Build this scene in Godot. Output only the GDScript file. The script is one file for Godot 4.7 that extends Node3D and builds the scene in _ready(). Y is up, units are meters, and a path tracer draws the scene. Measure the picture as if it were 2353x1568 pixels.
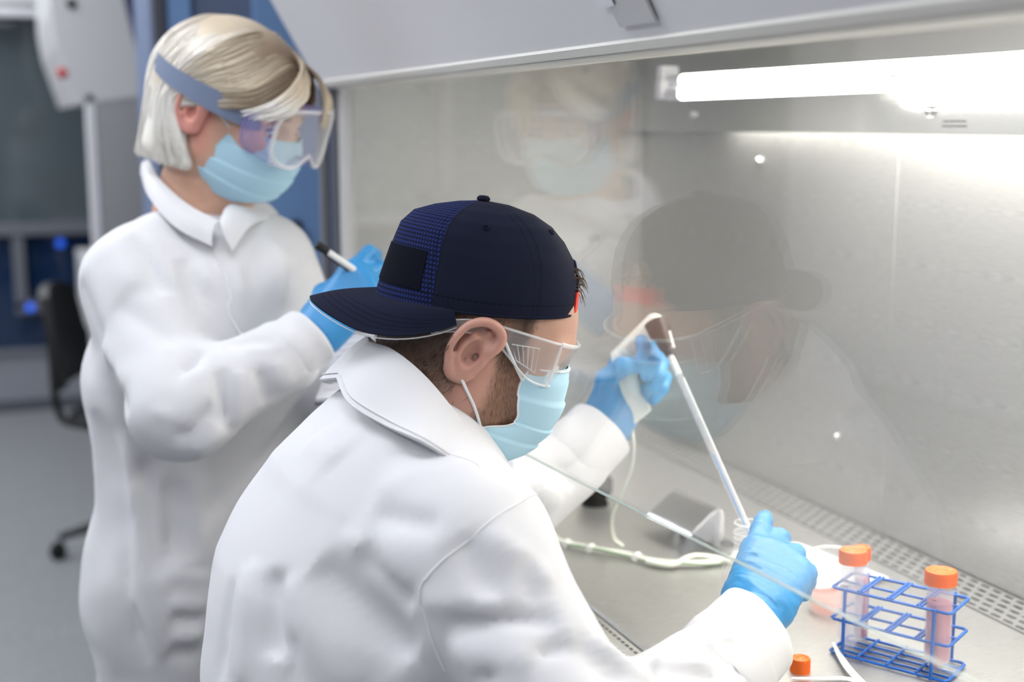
extends Node3D
# Two people at a stainless biosafety cabinet. x runs into the cabinet, y up, -z along it away from the camera.

const GLASS_X := 0.58
const BACK_X := 1.19
const FAR_Z := -2.29
const NEAR_Z := -0.42
const TOP_Y := 0.897

func _ready() -> void:
	var cam := Camera3D.new()
	cam.name = "camera"
	add_child(cam)
	cam.position = Vector3(0, 1.5, 0)
	cam.rotation_degrees = Vector3(-9.6, -21.7, 0)
	cam.near = 0.05
	cam.far = 60.0
	var lens := CameraAttributesPhysical.new()
	lens.frustum_focal_length = 45.1
	lens.frustum_focus_distance = 1.3
	lens.exposure_aperture = 2.8
	cam.attributes = lens
	cam.current = true

	var env := Environment.new()
	env.background_mode = Environment.BG_COLOR
	env.background_color = Color(0.06, 0.10, 0.18)
	env.background_energy_multiplier = 0.6
	env.tonemap_mode = Environment.TONE_MAPPER_LINEAR
	env.tonemap_exposure = 1.0
	env.sdfgi_enabled = true; env.ssao_enabled = true; env.ssil_enabled = true
	var we := WorldEnvironment.new()
	we.name = "environment"; we.environment = env
	add_child(we)
	for p in CEILING_LAMPS:
		var l := AreaLight3D.new()
		l.name = "ceiling_light"
		l.area_size = Vector2(0.56, 1.16)
		l.light_energy = p.z
		l.light_color = Color(0.965, 0.975, 1.0)
		l.area_range = 12.0; l.area_attenuation = 2.0; l.shadow_enabled = true
		add_child(l, true)
		l.position = Vector3(p.x, 2.655, p.y)
		l.rotation_degrees = Vector3(-90, 0, 0)

	materials()
	room()
	cabinet()
	far_cabinet()
	furniture()
	labware()
	man()
	woman()

const CEILING_LAMPS := [Vector3(0.0, -0.7, 0.42), Vector3(0.0, 1.1, 1.3), Vector3(-0.5, -2.1, 1.12), Vector3(-1.6, -0.9, 1.65), Vector3(-1.6, -2.9, 2.0), Vector3(-0.5, -4.4, 2.0), Vector3(-2.2, -4.8, 1.45), Vector3(-0.4, -6.3, 1.45), Vector3(-2.2, -6.4, 1.45)]

# ---------------------------------------------------------------- mesh building

class Mb:
	var v := PackedVector3Array()
	var n := PackedVector3Array()
	var uv := PackedVector2Array()
	var c := PackedColorArray()
	var ix := PackedInt32Array()
	var colored := false
	func vert(p: Vector3, nn: Vector3, t := Vector2.ZERO, col := Color.WHITE) -> int:
		v.append(p); n.append(nn); uv.append(t); c.append(col)
		return v.size() - 1
	func tri(a: int, b: int, d: int) -> void:
		var w := (v[b] - v[a]).cross(v[d] - v[a])
		if w.dot(n[a] + n[b] + n[d]) > 0.0:
			ix.append_array([a, d, b])
		else:
			ix.append_array([a, b, d])
	func quad(p0: Vector3, p1: Vector3, p2: Vector3, p3: Vector3, away := Vector3.ZERO) -> void:
		var nn := (p2 - p0).cross(p3 - p1).normalized()
		if away != Vector3.ZERO and nn.dot(away) < 0.0:
			nn = -nn
		var a := vert(p0, nn, Vector2(0, 0)); var b := vert(p1, nn, Vector2(1, 0)); var d := vert(p2, nn, Vector2(1, 1)); var e := vert(p3, nn, Vector2(0, 1))
		tri(a, b, d); tri(a, d, e)
	# rows of points, smooth normals; wrap closes each row on itself
	func grid(rows: Array, wrap := false, flip := false, closed := false) -> void:
		var nr := rows.size()
		var nc: int = rows[0].size()
		var first := v.size()
		for i in nr:
			for j in nc:
				var ja := j - 1; var jb := j + 1
				if wrap:
					ja = (j - 1 + nc) % nc; jb = (j + 1) % nc
				ja = maxi(ja, 0); jb = mini(jb, nc - 1)
				var ia := maxi(i - 1, 0); var ib := mini(i + 1, nr - 1)
				if closed:
					ia = (i - 1 + nr) % nr; ib = (i + 1) % nr
				var du: Vector3 = rows[i][jb] - rows[i][ja]
				var dv: Vector3 = rows[ib][j] - rows[ia][j]
				if du.length_squared() < 1e-14:
					du = rows[ib if i == ia else ia][jb] - rows[ib if i == ia else ia][ja]
				var nn := du.cross(dv)
				nn = nn.normalized() if nn.length_squared() > 1e-20 else Vector3.UP
				if flip:
					nn = -nn
				vert(rows[i][j], nn, Vector2(float(j) / (nc if wrap else nc - 1), float(i) / maxi(1, nr - 1)))
			if wrap:
				vert(rows[i][0], n[first + i * (nc + 1)], Vector2(1.0, float(i) / maxi(1, nr - 1)))
		var w := nc + 1 if wrap else nc
		for i in (nr if closed else nr - 1):
			var i2 := (i + 1) % nr
			for j in w - 1:
				var a := first + i * w + j; var b := a + 1; var d := first + i2 * w + j; var e := d + 1
				if (i + j) % 2 == 0:
					tri(a, b, e); tri(a, e, d)
				else:
					tri(a, b, d); tri(b, e, d)
	# a grid with thickness, closed round its rim
	func sheet(rows: Array, thick: float, flip := false) -> void:
		var nr := rows.size(); var nc: int = rows[0].size()
		var probe := Mb.new()
		probe.grid(rows, false, flip)
		var under := []
		for i in nr:
			var r := PackedVector3Array()
			for j in nc:
				r.append(rows[i][j] - probe.n[i * nc + j] * thick)
			under.append(r)
		grid(rows, false, flip)
		grid(under, false, not flip)
		var top := PackedVector3Array(); var low := PackedVector3Array()
		for j in nc: top.append(rows[0][j]); low.append(under[0][j])
		for i in range(1, nr): top.append(rows[i][nc - 1]); low.append(under[i][nc - 1])
		for j in range(nc - 2, -1, -1): top.append(rows[nr - 1][j]); low.append(under[nr - 1][j])
		for i in range(nr - 2, 0, -1): top.append(rows[i][0]); low.append(under[i][0])
		var mid := Vector3.ZERO
		for p in top: mid += p
		mid /= top.size()
		for k in top.size():
			var k2 := (k + 1) % top.size()
			quad(top[k], top[k2], low[k2], low[k], (top[k] + top[k2]) * 0.5 - mid)
	func tube(path: PackedVector3Array, radii: Variant, sides := 8, closed := false, flat := 1.0, side := Vector3.ZERO) -> void:
		var m := path.size()
		var rows := []
		var t := (path[1] - path[0]).normalized()
		var u := side if side != Vector3.ZERO else (Vector3.UP if absf(t.y) < 0.9 else Vector3.RIGHT)
		for i in m:
			var a := path[(i - 1 + m) % m] if closed else path[maxi(i - 1, 0)]
			var b := path[(i + 1) % m] if closed else path[mini(i + 1, m - 1)]
			t = (b - a).normalized()
			u = (u - t * u.dot(t)).normalized()
			var w := t.cross(u)
			var r: float = radii if radii is float else radii[i]
			var row := PackedVector3Array()
			for k in sides:
				var q := TAU * k / sides
				row.append(path[i] + (u * cos(q) * flat + w * sin(q)) * r)
			rows.append(row)
		grid(rows, true, true, closed)
		if not closed:
			for e in [0, m - 1]:
				var nn := (path[0] - path[1]).normalized() if e == 0 else (path[m - 1] - path[m - 2]).normalized()
				var cc := vert(path[e], nn)
				var k0 := v.size()
				for k in sides: vert(rows[e][k], nn)
				for k in sides: tri(cc, k0 + k, k0 + (k + 1) % sides)
	# profile of (radius, height); a repeated point makes a sharp edge
	func lathe(profile: Array, sides: int, xf := Transform3D.IDENTITY, flip := false) -> void:
		var rows := []
		for i in profile.size():
			var p: Vector2 = profile[i]
			if rows.size() > 1 and p == profile[i - 1]:
				grid(rows, true, flip)
				rows = []
			var row := PackedVector3Array()
			for k in sides:
				var a := TAU * k / sides
				row.append(xf * Vector3(p.x * cos(a), p.y, p.x * sin(a)))
			rows.append(row)
		if rows.size() > 1:
			grid(rows, true, flip)
	func box(at: Vector3, size: Vector3, b := Basis.IDENTITY, bev := 0.0) -> void:
		var h := size * 0.5
		var g := minf(bev, minf(h.x, minf(h.y, h.z)) * 0.9)
		for ax in 3:
			var a1 := (ax + 1) % 3; var a2 := (ax + 2) % 3
			for s in [-1.0, 1.0]:
				var pts := []
				for k in [[-1, -1], [1, -1], [1, 1], [-1, 1]]:
					var p := Vector3.ZERO
					p[ax] = h[ax] * s; p[a1] = (h[a1] - g) * k[0]; p[a2] = (h[a2] - g) * k[1]
					pts.append(at + b * p)
				var dirv := Vector3.ZERO
				dirv[ax] = s
				quad(pts[0], pts[1], pts[2], pts[3], b * dirv)
				if g > 0.0:
					for s2 in [-1.0, 1.0]:
						var e := []
						for k in [-1.0, 1.0]:
							var p := Vector3.ZERO; var p2 := Vector3.ZERO
							p[ax] = h[ax] * s; p[a1] = (h[a1] - g) * s2; p[a2] = (h[a2] - g) * k
							p2[ax] = (h[ax] - g) * s; p2[a1] = h[a1] * s2; p2[a2] = (h[a2] - g) * k
							e.append(at + b * p); e.append(at + b * p2)
						var d2 := Vector3.ZERO
						d2[ax] = s; d2[a1] = s2
						quad(e[0], e[1], e[3], e[2], b * d2)
		if g > 0.0:
			for sx in [-1.0, 1.0]:
				for sy in [-1.0, 1.0]:
					for sz in [-1.0, 1.0]:
						var d := Vector3(sx, sy, sz)
						var i0 := vert(at + b * Vector3(h.x * sx, (h.y - g) * sy, (h.z - g) * sz), b * d)
						var i1 := vert(at + b * Vector3((h.x - g) * sx, h.y * sy, (h.z - g) * sz), b * d)
						var i2 := vert(at + b * Vector3((h.x - g) * sx, (h.y - g) * sy, h.z * sz), b * d)
						tri(i0, i1, i2)
	# an outline in the xy plane of xf, extruded along its z
	func prism(outline: PackedVector2Array, depth: float, xf := Transform3D.IDENTITY) -> void:
		var t := Geometry2D.triangulate_polygon(outline)
		for s in [-0.5, 0.5]:
			var k0 := v.size()
			for p in outline:
				vert(xf * Vector3(p.x, p.y, depth * s), xf.basis.z * signf(s), p)
			for k in range(0, t.size(), 3):
				tri(k0 + t[k], k0 + t[k + 1], k0 + t[k + 2])
		var area := 0.0
		for k in outline.size():
			area += outline[k].cross(outline[(k + 1) % outline.size()])
		for k in outline.size():
			var a := outline[k]; var b := outline[(k + 1) % outline.size()]
			var o := Vector2(b.y - a.y, a.x - b.x) * signf(area)
			quad(xf * Vector3(a.x, a.y, -depth * 0.5), xf * Vector3(b.x, b.y, -depth * 0.5), xf * Vector3(b.x, b.y, depth * 0.5), xf * Vector3(a.x, a.y, depth * 0.5), xf.basis * Vector3(o.x, o.y, 0))
	func mesh() -> ArrayMesh:
		var a := []
		a.resize(Mesh.ARRAY_MAX)
		a[Mesh.ARRAY_VERTEX] = v; a[Mesh.ARRAY_NORMAL] = n; a[Mesh.ARRAY_TEX_UV] = uv; a[Mesh.ARRAY_INDEX] = ix
		if colored:
			a[Mesh.ARRAY_COLOR] = c
		var m := ArrayMesh.new()
		m.add_surface_from_arrays(Mesh.PRIMITIVE_TRIANGLES, a)
		return m

# smooth union of tapered capsules and ellipsoids, meshed as surface nets
class Field:
	var A := PackedVector3Array()
	var W: Array[Basis] = []
	var BA := PackedVector3Array()
	var BB := PackedFloat32Array()
	var RA := PackedFloat32Array()
	var RB := PackedFloat32Array()
	var K := PackedFloat32Array()
	var SG := PackedFloat32Array()
	var RE := PackedFloat32Array()      # reach from A
	var FA := PackedVector3Array()
	var FD := PackedVector3Array()
	var FW := PackedFloat32Array()
	var FH := PackedFloat32Array()
	var noise: FastNoiseLite
	var noise_amp := 0.0
	func cap(a: Vector3, b: Vector3, ra: float, rb := -1.0, k := 0.02, axis := Vector3.ZERO, squash := 1.0, sg := 1.0) -> void:
		var w := Basis.IDENTITY
		if axis != Vector3.ZERO:
			var u := axis.normalized()
			var s := squash - 1.0
			w = Basis(Vector3(1 + s * u.x * u.x, s * u.x * u.y, s * u.x * u.z), Vector3(s * u.x * u.y, 1 + s * u.y * u.y, s * u.y * u.z), Vector3(s * u.x * u.z, s * u.y * u.z, 1 + s * u.z * u.z))
		A.append(a); W.append(w)
		var ba := w * (b - a)
		BA.append(ba); BB.append(maxf(ba.length_squared(), 1e-12)); RA.append(ra); RB.append(ra if rb < 0.0 else rb); K.append(k); SG.append(sg)
		RE.append((b - a).length() + maxf(ra, rb) * maxf(1.0, 1.0 / maxf(squash, 0.2)))
	func ball(p: Vector3, r: Vector3, k := 0.02, b := Basis.IDENTITY, sg := 1.0) -> void:
		var m := minf(r.x, minf(r.y, r.z))
		A.append(p); W.append(Basis.from_scale(Vector3(m / r.x, m / r.y, m / r.z)) * b.transposed())
		BA.append(Vector3.ZERO); BB.append(1e-12); RA.append(m); RB.append(m); K.append(k); SG.append(sg)
		RE.append(maxf(r.x, maxf(r.y, r.z)))
	func chain(pts: Array, radii: Array, k := 0.01, axis := Vector3.ZERO, squash := 1.0) -> void:
		for i in pts.size() - 1:
			cap(pts[i], pts[i + 1], radii[i], radii[i + 1], k, axis, squash)
	func fold(a: Vector3, b: Vector3, w: float, h: float) -> void:
		FA.append(a); FD.append(b - a); FW.append(w); FH.append(h)
	func at(p: Vector3, prims: PackedInt32Array, folds: PackedInt32Array) -> float:
		var res := 1e3
		for i in prims:
			var q := W[i] * (p - A[i])
			var ba := BA[i]
			var h := clampf(q.dot(ba) / BB[i], 0.0, 1.0)
			var d := (q - ba * h).length() - RA[i] - (RB[i] - RA[i]) * h
			var k := K[i]
			if SG[i] > 0.0:
				var e := maxf(k - absf(d - res), 0.0) / k
				res = minf(d, res) - e * e * k * 0.25
			else:
				var e := maxf(k - absf(-d - res), 0.0) / k
				res = maxf(-d, res) + e * e * k * 0.25
		for i in folds:
			var q := p - FA[i]
			var f := FD[i]
			var h := clampf(q.dot(f) / f.length_squared(), 0.0, 1.0)
			var d2 := (q - f * h).length_squared() / (FW[i] * FW[i])
			if d2 < 6.0:
				var e := 2.0 * h - 1.0
				res -= FH[i] * 1.25 * exp(-1.75 * sqrt(d2 + 0.04)) * (1.0 - e * e * e * e)
		if noise:
			res += noise.get_noise_3dv(p) * noise_amp
		return res
	func build(mb: Mb, h: float) -> void:
		var lo := Vector3.ONE * 1e9
		var hi := -lo
		for i in A.size():
			if SG[i] < 0.0: continue
			lo = lo.min(A[i] - Vector3.ONE * RE[i]); hi = hi.max(A[i] + Vector3.ONE * RE[i])
		lo -= Vector3.ONE * h * 3; hi += Vector3.ONE * h * 3
		var b := 4
		var nb := Vector3i(((hi - lo) / (h * b)).ceil())
		var nn := nb * b + Vector3i.ONE
		var sx := 1; var sy := nn.x; var sz := nn.x * nn.y
		var val := PackedFloat32Array(); val.resize(nn.x * nn.y * nn.z); val.fill(1e9)
		var cell := PackedInt32Array(); cell.resize(val.size()); cell.fill(-1)
		var active := PackedInt32Array()
		var br := h * b * 0.87
		var none := PackedInt32Array()
		var off := [0, sx, sy, sx + sy, sz, sz + sx, sz + sy, sz + sx + sy]
		for bz in nb.z:
			for by in nb.y:
				for bx in nb.x:
					var cen := lo + (Vector3(bx, by, bz) + Vector3.ONE * 0.5) * h * b
					var list := PackedInt32Array()
					var near := 1e9
					for i in A.size():
						var dc := cen.distance_to(A[i]) - RE[i]
						if dc > br + K[i]: continue
						var q := W[i] * (cen - A[i])
						var t := clampf(q.dot(BA[i]) / BB[i], 0.0, 1.0)
						var d := (q - BA[i] * t).length() - RA[i] - (RB[i] - RA[i]) * t
						if d < br * 1.3 + K[i] + 0.01:
							list.append(i)
							if SG[i] > 0.0: near = minf(near, d)
					if near > br * 1.3 + 0.02: continue
					if absf(at(cen, list, none)) > br * 1.4 + 0.015: continue
					var fl := PackedInt32Array()
					for i in FA.size():
						var q := cen - FA[i]
						var t := clampf(q.dot(FD[i]) / FD[i].length_squared(), 0.0, 1.0)
						if (q - FD[i] * t).length() < br + FW[i] * 2.5: fl.append(i)
					for z in b + 1:
						for y in b + 1:
							for x in b + 1:
								var g := (bx * b + x) + (by * b + y) * sy + (bz * b + z) * sz
								if val[g] > 1e8:
									val[g] = at(lo + Vector3(bx * b + x, by * b + y, bz * b + z) * h, list, fl)
					for z in b:
						for y in b:
							for x in b:
								var g := (bx * b + x) + (by * b + y) * sy + (bz * b + z) * sz
								var s := 0
								for o in 8:
									if val[g + off[o]] < 0.0: s += 1
								if s > 0 and s < 8: active.append(g)
		var base := mb.v.size()
		var edges := [0, 1, 2, 3, 4, 5, 6, 7, 0, 2, 1, 3, 4, 6, 5, 7, 0, 4, 1, 5, 2, 6, 3, 7]
		var corner := [Vector3(0, 0, 0), Vector3(1, 0, 0), Vector3(0, 1, 0), Vector3(1, 1, 0), Vector3(0, 0, 1), Vector3(1, 0, 1), Vector3(0, 1, 1), Vector3(1, 1, 1)]
		for g in active:
			var sum := Vector3.ZERO
			var cnt := 0
			for e in 12:
				var o0: int = edges[e * 2]; var o1: int = edges[e * 2 + 1]
				var v0 := val[g + off[o0]]; var v1 := val[g + off[o1]]
				if (v0 < 0.0) != (v1 < 0.0):
					sum += corner[o0].lerp(corner[o1], v0 / (v0 - v1)); cnt += 1
			var gx := g % nn.x; var gy := (g / sy) % nn.y; var gz := g / sz
			cell[g] = mb.vert(lo + (Vector3(gx, gy, gz) + sum / cnt) * h, Vector3.ZERO)
		for g in active:
			var v0 := val[g]
			for ax in 3:
				var s0: int = [sx, sy, sz][ax]; var s1: int = [sy, sz, sx][ax]; var s2: int = [sz, sx, sy][ax]
				var v1 := val[g + s0]
				if (v0 < 0.0) == (v1 < 0.0): continue
				var a := cell[g]; var bq := cell[g - s1] if g >= s1 else -1; var d := cell[g - s1 - s2] if g >= s1 + s2 else -1; var e := cell[g - s2] if g >= s2 else -1
				if bq < 0 or d < 0 or e < 0: continue
				# clockwise seen from outside (towards growing value)
				if v0 < 0.0:
					mb.ix.append_array([a, d, bq, a, e, d])
				else:
					mb.ix.append_array([a, bq, d, a, d, e])
		var nrm := PackedVector3Array(); nrm.resize(mb.v.size())
		for t in range(0, mb.ix.size(), 3):
			var a := mb.ix[t]; var bq := mb.ix[t + 1]; var d := mb.ix[t + 2]
			if a < base: continue
			var w := (mb.v[d] - mb.v[a]).cross(mb.v[bq] - mb.v[a])
			nrm[a] += w; nrm[bq] += w; nrm[d] += w
		for k in range(base, mb.v.size()):
			mb.n[k] = nrm[k].normalized()

# ---------------------------------------------------------------- scene helpers

var M := {}
var taken := {}

func mat(key: String, color: Color, rough := 0.6, metal := 0.0, more := {}) -> StandardMaterial3D:
	var m := StandardMaterial3D.new()
	m.resource_name = key
	m.albedo_color = color; m.roughness = rough; m.metallic = metal
	for k in more: m.set(k, more[k])
	M[key] = m
	return m

func noise_tex(size: Vector2i, freq: float, lo: Color, hi: Color, sd := 1, octaves := 3, stretch := Vector2.ONE) -> ImageTexture:
	var f := FastNoiseLite.new()
	f.seed = sd; f.frequency = freq; f.fractal_octaves = octaves
	var im := Image.create(size.x, size.y, false, Image.FORMAT_RGBA8)
	for y in size.y:
		for x in size.x:
			var bx := float(x) / size.x; var by := float(y) / size.y
			var a := f.get_noise_3d(cos(bx * TAU) * size.x / TAU * stretch.x, sin(bx * TAU) * size.x / TAU * stretch.x, cos(by * TAU) * size.y / TAU * stretch.y + sin(by * TAU) * size.y / TAU * stretch.y * 1.7)
			im.set_pixel(x, y, lo.lerp(hi, clampf(a * 0.9 + 0.5, 0.0, 1.0)))
	return ImageTexture.create_from_image(im)

func numbered(called: String) -> String:
	taken[called] = taken.get(called, 0) + 1
	return called if taken[called] == 1 else "%s_%03d" % [called, taken[called] - 1]

func thing(called: String, label: String, category: String, at := Vector3.ZERO, b := Basis.IDENTITY, group := "") -> Node3D:
	var o := Node3D.new()
	o.name = numbered(called); add_child(o)
	o.transform = Transform3D(b, at)
	o.set_meta("label", label); o.set_meta("category", category)
	if group: o.set_meta("group", group)
	return o

func part(called: String, mb: Variant, m: Material, parent: Node3D, label := "") -> MeshInstance3D:
	var o := MeshInstance3D.new()
	o.name = called
	o.mesh = mb.mesh() if mb is Mb else mb
	o.material_override = m
	parent.add_child(o, true)
	if label: o.set_meta("label", label)
	return o

func single(called: String, mb: Mb, m: Material, label: String, category: String, group := "") -> MeshInstance3D:
	var o := part(numbered(called), mb, m, self)
	o.set_meta("label", label); o.set_meta("category", category)
	if group: o.set_meta("group", group)
	return o

func struct(called: String, mb: Mb, m: Material) -> MeshInstance3D:
	var o := part(called, mb, m, self)
	o.set_meta("kind", "structure")
	return o

func boxes(list: Array, bev := 0.0) -> Mb:
	var mb := Mb.new()
	for b in list: mb.box((b[0] + b[1]) * 0.5, (b[1] - b[0]).abs(), Basis.IDENTITY, bev)
	return mb

func V(x: float, y: float, z: float) -> Vector3:
	return Vector3(x, y, z)

# smooth path through points
func spline(pts: Array, per := 8, closed := false) -> PackedVector3Array:
	var out := PackedVector3Array()
	var m := pts.size()
	for i in (m if closed else m - 1):
		var p0: Vector3 = pts[(i - 1 + m) % m] if closed or i > 0 else pts[0] * 2.0 - pts[1]
		var p1: Vector3 = pts[i]
		var p2: Vector3 = pts[(i + 1) % m]
		var p3: Vector3 = pts[(i + 2) % m] if closed or i + 2 < m else pts[m - 1] * 2.0 - pts[m - 2]
		for k in per:
			out.append(p1.cubic_interpolate(p2, p0, p3, float(k) / per))
	if not closed: out.append(pts[m - 1])
	return out

func frame(x: Vector3, y: Vector3) -> Basis:
	var a := x.normalized()
	var b := (y - a * a.dot(y)).normalized()
	return Basis(a, b, a.cross(b))

# ---------------------------------------------------------------- materials

func materials() -> void:
	var brush := noise_tex(Vector2i(512, 512), 0.05, Color(0.88, 0.88, 0.88), Color(1, 1, 1), 3, 4, Vector2(0.25, 14.0))
	var cloudy := noise_tex(Vector2i(256, 256), 0.02, Color(0.62, 0.62, 0.62), Color(1, 1, 1), 5, 4)
	var weave := weave_tex()
	mat("steel", Color(0.79, 0.79, 0.78), 0.36, 0.82, {"albedo_texture": brush, "uv1_triplanar": true, "uv1_world_triplanar": true, "uv1_scale": V(6, 6, 6)})
	mat("steel_valance", Color(0.79, 0.79, 0.78), 0.10, 0.82)
	mat("wall_white", Color(0.84, 0.845, 0.86), 0.85)
	mat("window_blue", Color(0.10, 0.20, 0.34, 0.75), 0.05, 0.0, {"transparency": BaseMaterial3D.TRANSPARENCY_ALPHA})
	mat("blue_glow", Color(0.2, 0.4, 0.9), 0.4, 0.0, {"emission_enabled": true, "emission": Color(0.15, 0.38, 0.9), "emission_energy_multiplier": 0.9})
	mat("glass_edge", Color(0.62, 0.68, 0.66, 0.5), 0.3, 0.0, {"transparency": BaseMaterial3D.TRANSPARENCY_ALPHA})
	mat("steel_brushed", Color(0.79, 0.79, 0.78), 0.34, 0.82, {"albedo_texture": brush, "uv1_triplanar": true, "uv1_world_triplanar": true, "uv1_scale": V(6, 6, 6)})
	mat("steel_top", Color(0.79, 0.79, 0.78), 0.38, 0.82, {"albedo_texture": brush, "uv1_triplanar": true, "uv1_world_triplanar": true, "uv1_scale": V(7, 7, 7)})
	mat("steel_pale", Color(0.79, 0.79, 0.78), 0.5, 0.82, {"albedo_texture": brush, "uv1_triplanar": true, "uv1_world_triplanar": true, "uv1_scale": V(5, 5, 5)})
	mat("chrome", Color(0.85, 0.85, 0.85), 0.16, 1.0)
	mat("painted_grey", Color(0.89, 0.885, 0.895), 0.5)
	mat("painted_pale", Color(0.80, 0.80, 0.80), 0.5)
	mat("trim_pale", Color(0.86, 0.85, 0.82), 0.4)
	mat("alu", Color(0.80, 0.80, 0.80), 0.4, 0.6)
	mat("white_paint", Color(0.88, 0.88, 0.89), 0.7)
	mat("ceiling_white", Color(0.90, 0.90, 0.90), 0.9)
	mat("wall_grey", Color(0.56, 0.57, 0.60), 0.85)
	mat("floor_vinyl", Color(0.585, 0.595, 0.60), 0.42, 0.0, {"albedo_texture": noise_tex(Vector2i(256, 256), 0.12, Color(0.9, 0.9, 0.9), Color(1, 1, 1), 9, 3), "uv1_triplanar": true, "uv1_world_triplanar": true, "uv1_scale": V(1.5, 1.5, 1.5)})
	mat("blue_panel", Color(0.52, 0.67, 0.87), 0.55)
	mat("blue_dark", Color(0.44, 0.50, 0.62), 0.55)
	mat("lilac_panel", Color(0.55, 0.58, 0.78), 0.55)
	mat("dark_strip", Color(0.33, 0.34, 0.38), 0.6)
	mat("frame_grey", Color(0.42, 0.43, 0.46), 0.6)
	mat("black_plastic", Color(0.035, 0.035, 0.04), 0.45)
	mat("black_rubber", Color(0.03, 0.03, 0.03), 0.8)
	mat("red_plastic", Color(0.80, 0.10, 0.12), 0.35)
	mat("glass", Color(1, 1, 1, 0.02), 0.0, 0.0, {"transparency": BaseMaterial3D.TRANSPARENCY_ALPHA})
	mat("window_glass", Color(0.36, 0.40, 0.42, 0.80), 0.05, 0.0, {"transparency": BaseMaterial3D.TRANSPARENCY_ALPHA})
	mat("lamp_glow", Color(1, 1, 1), 0.5, 0.0, {"emission_enabled": true, "emission": Color(1.0, 0.99, 0.96), "emission_energy_multiplier": 14.0})
	mat("panel_glow", Color(1, 1, 1), 0.6, 0.0, {"emission_enabled": true, "emission": Color(0.965, 0.975, 1.0), "emission_energy_multiplier": 3.0})
	mat("cotton", Color(0.855, 0.855, 0.865), 0.85, 0.0, {"heightmap_enabled": true, "heightmap_texture": weave, "heightmap_scale": 0.012, "uv1_triplanar": true, "uv1_scale": V(36, 36, 36)})
	mat("cotton_seam", Color(0.90, 0.90, 0.905), 0.85)
	mat("nitrile", Color(0.19, 0.54, 0.77), 0.42, 0.0, {"subsurf_scatter_enabled": true, "subsurf_scatter_strength": 0.1})
	mat("cream_plastic", Color(0.92, 0.915, 0.88), 0.4)
	mat("white_plastic", Color(0.90, 0.90, 0.89), 0.45)
	mat("clear_plastic", Color(1, 1, 1, 0.10), 0.12, 0.0, {"transparency": BaseMaterial3D.TRANSPARENCY_ALPHA})
	mat("clear_glass", Color(1, 1, 1, 0.09), 0.0, 0.0, {"transparency": BaseMaterial3D.TRANSPARENCY_ALPHA})
	mat("clear_edge", Color(1, 1, 1, 0.42), 0.05, 0.0, {"transparency": BaseMaterial3D.TRANSPARENCY_ALPHA})
	mat("paper", Color(0.90, 0.90, 0.92), 0.8)
	mat("orange_cap", Color(0.93, 0.40, 0.06), 0.4)
	mat("blue_wire", Color(0.08, 0.36, 0.70), 0.35)

func weave_tex() -> ImageTexture:
	var im := Image.create(128, 128, false, Image.FORMAT_RGBA8)
	for y in 128:
		for x in 128:
			var a := 0.5 + 0.25 * sin(x * TAU / 4.0 + (PI if (y / 2) % 2 else 0.0)) + 0.25 * sin(y * TAU / 4.0)
			im.set_pixel(x, y, Color(a, a, a))
	return ImageTexture.create_from_image(im)

# ---------------------------------------------------------------- room

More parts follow.
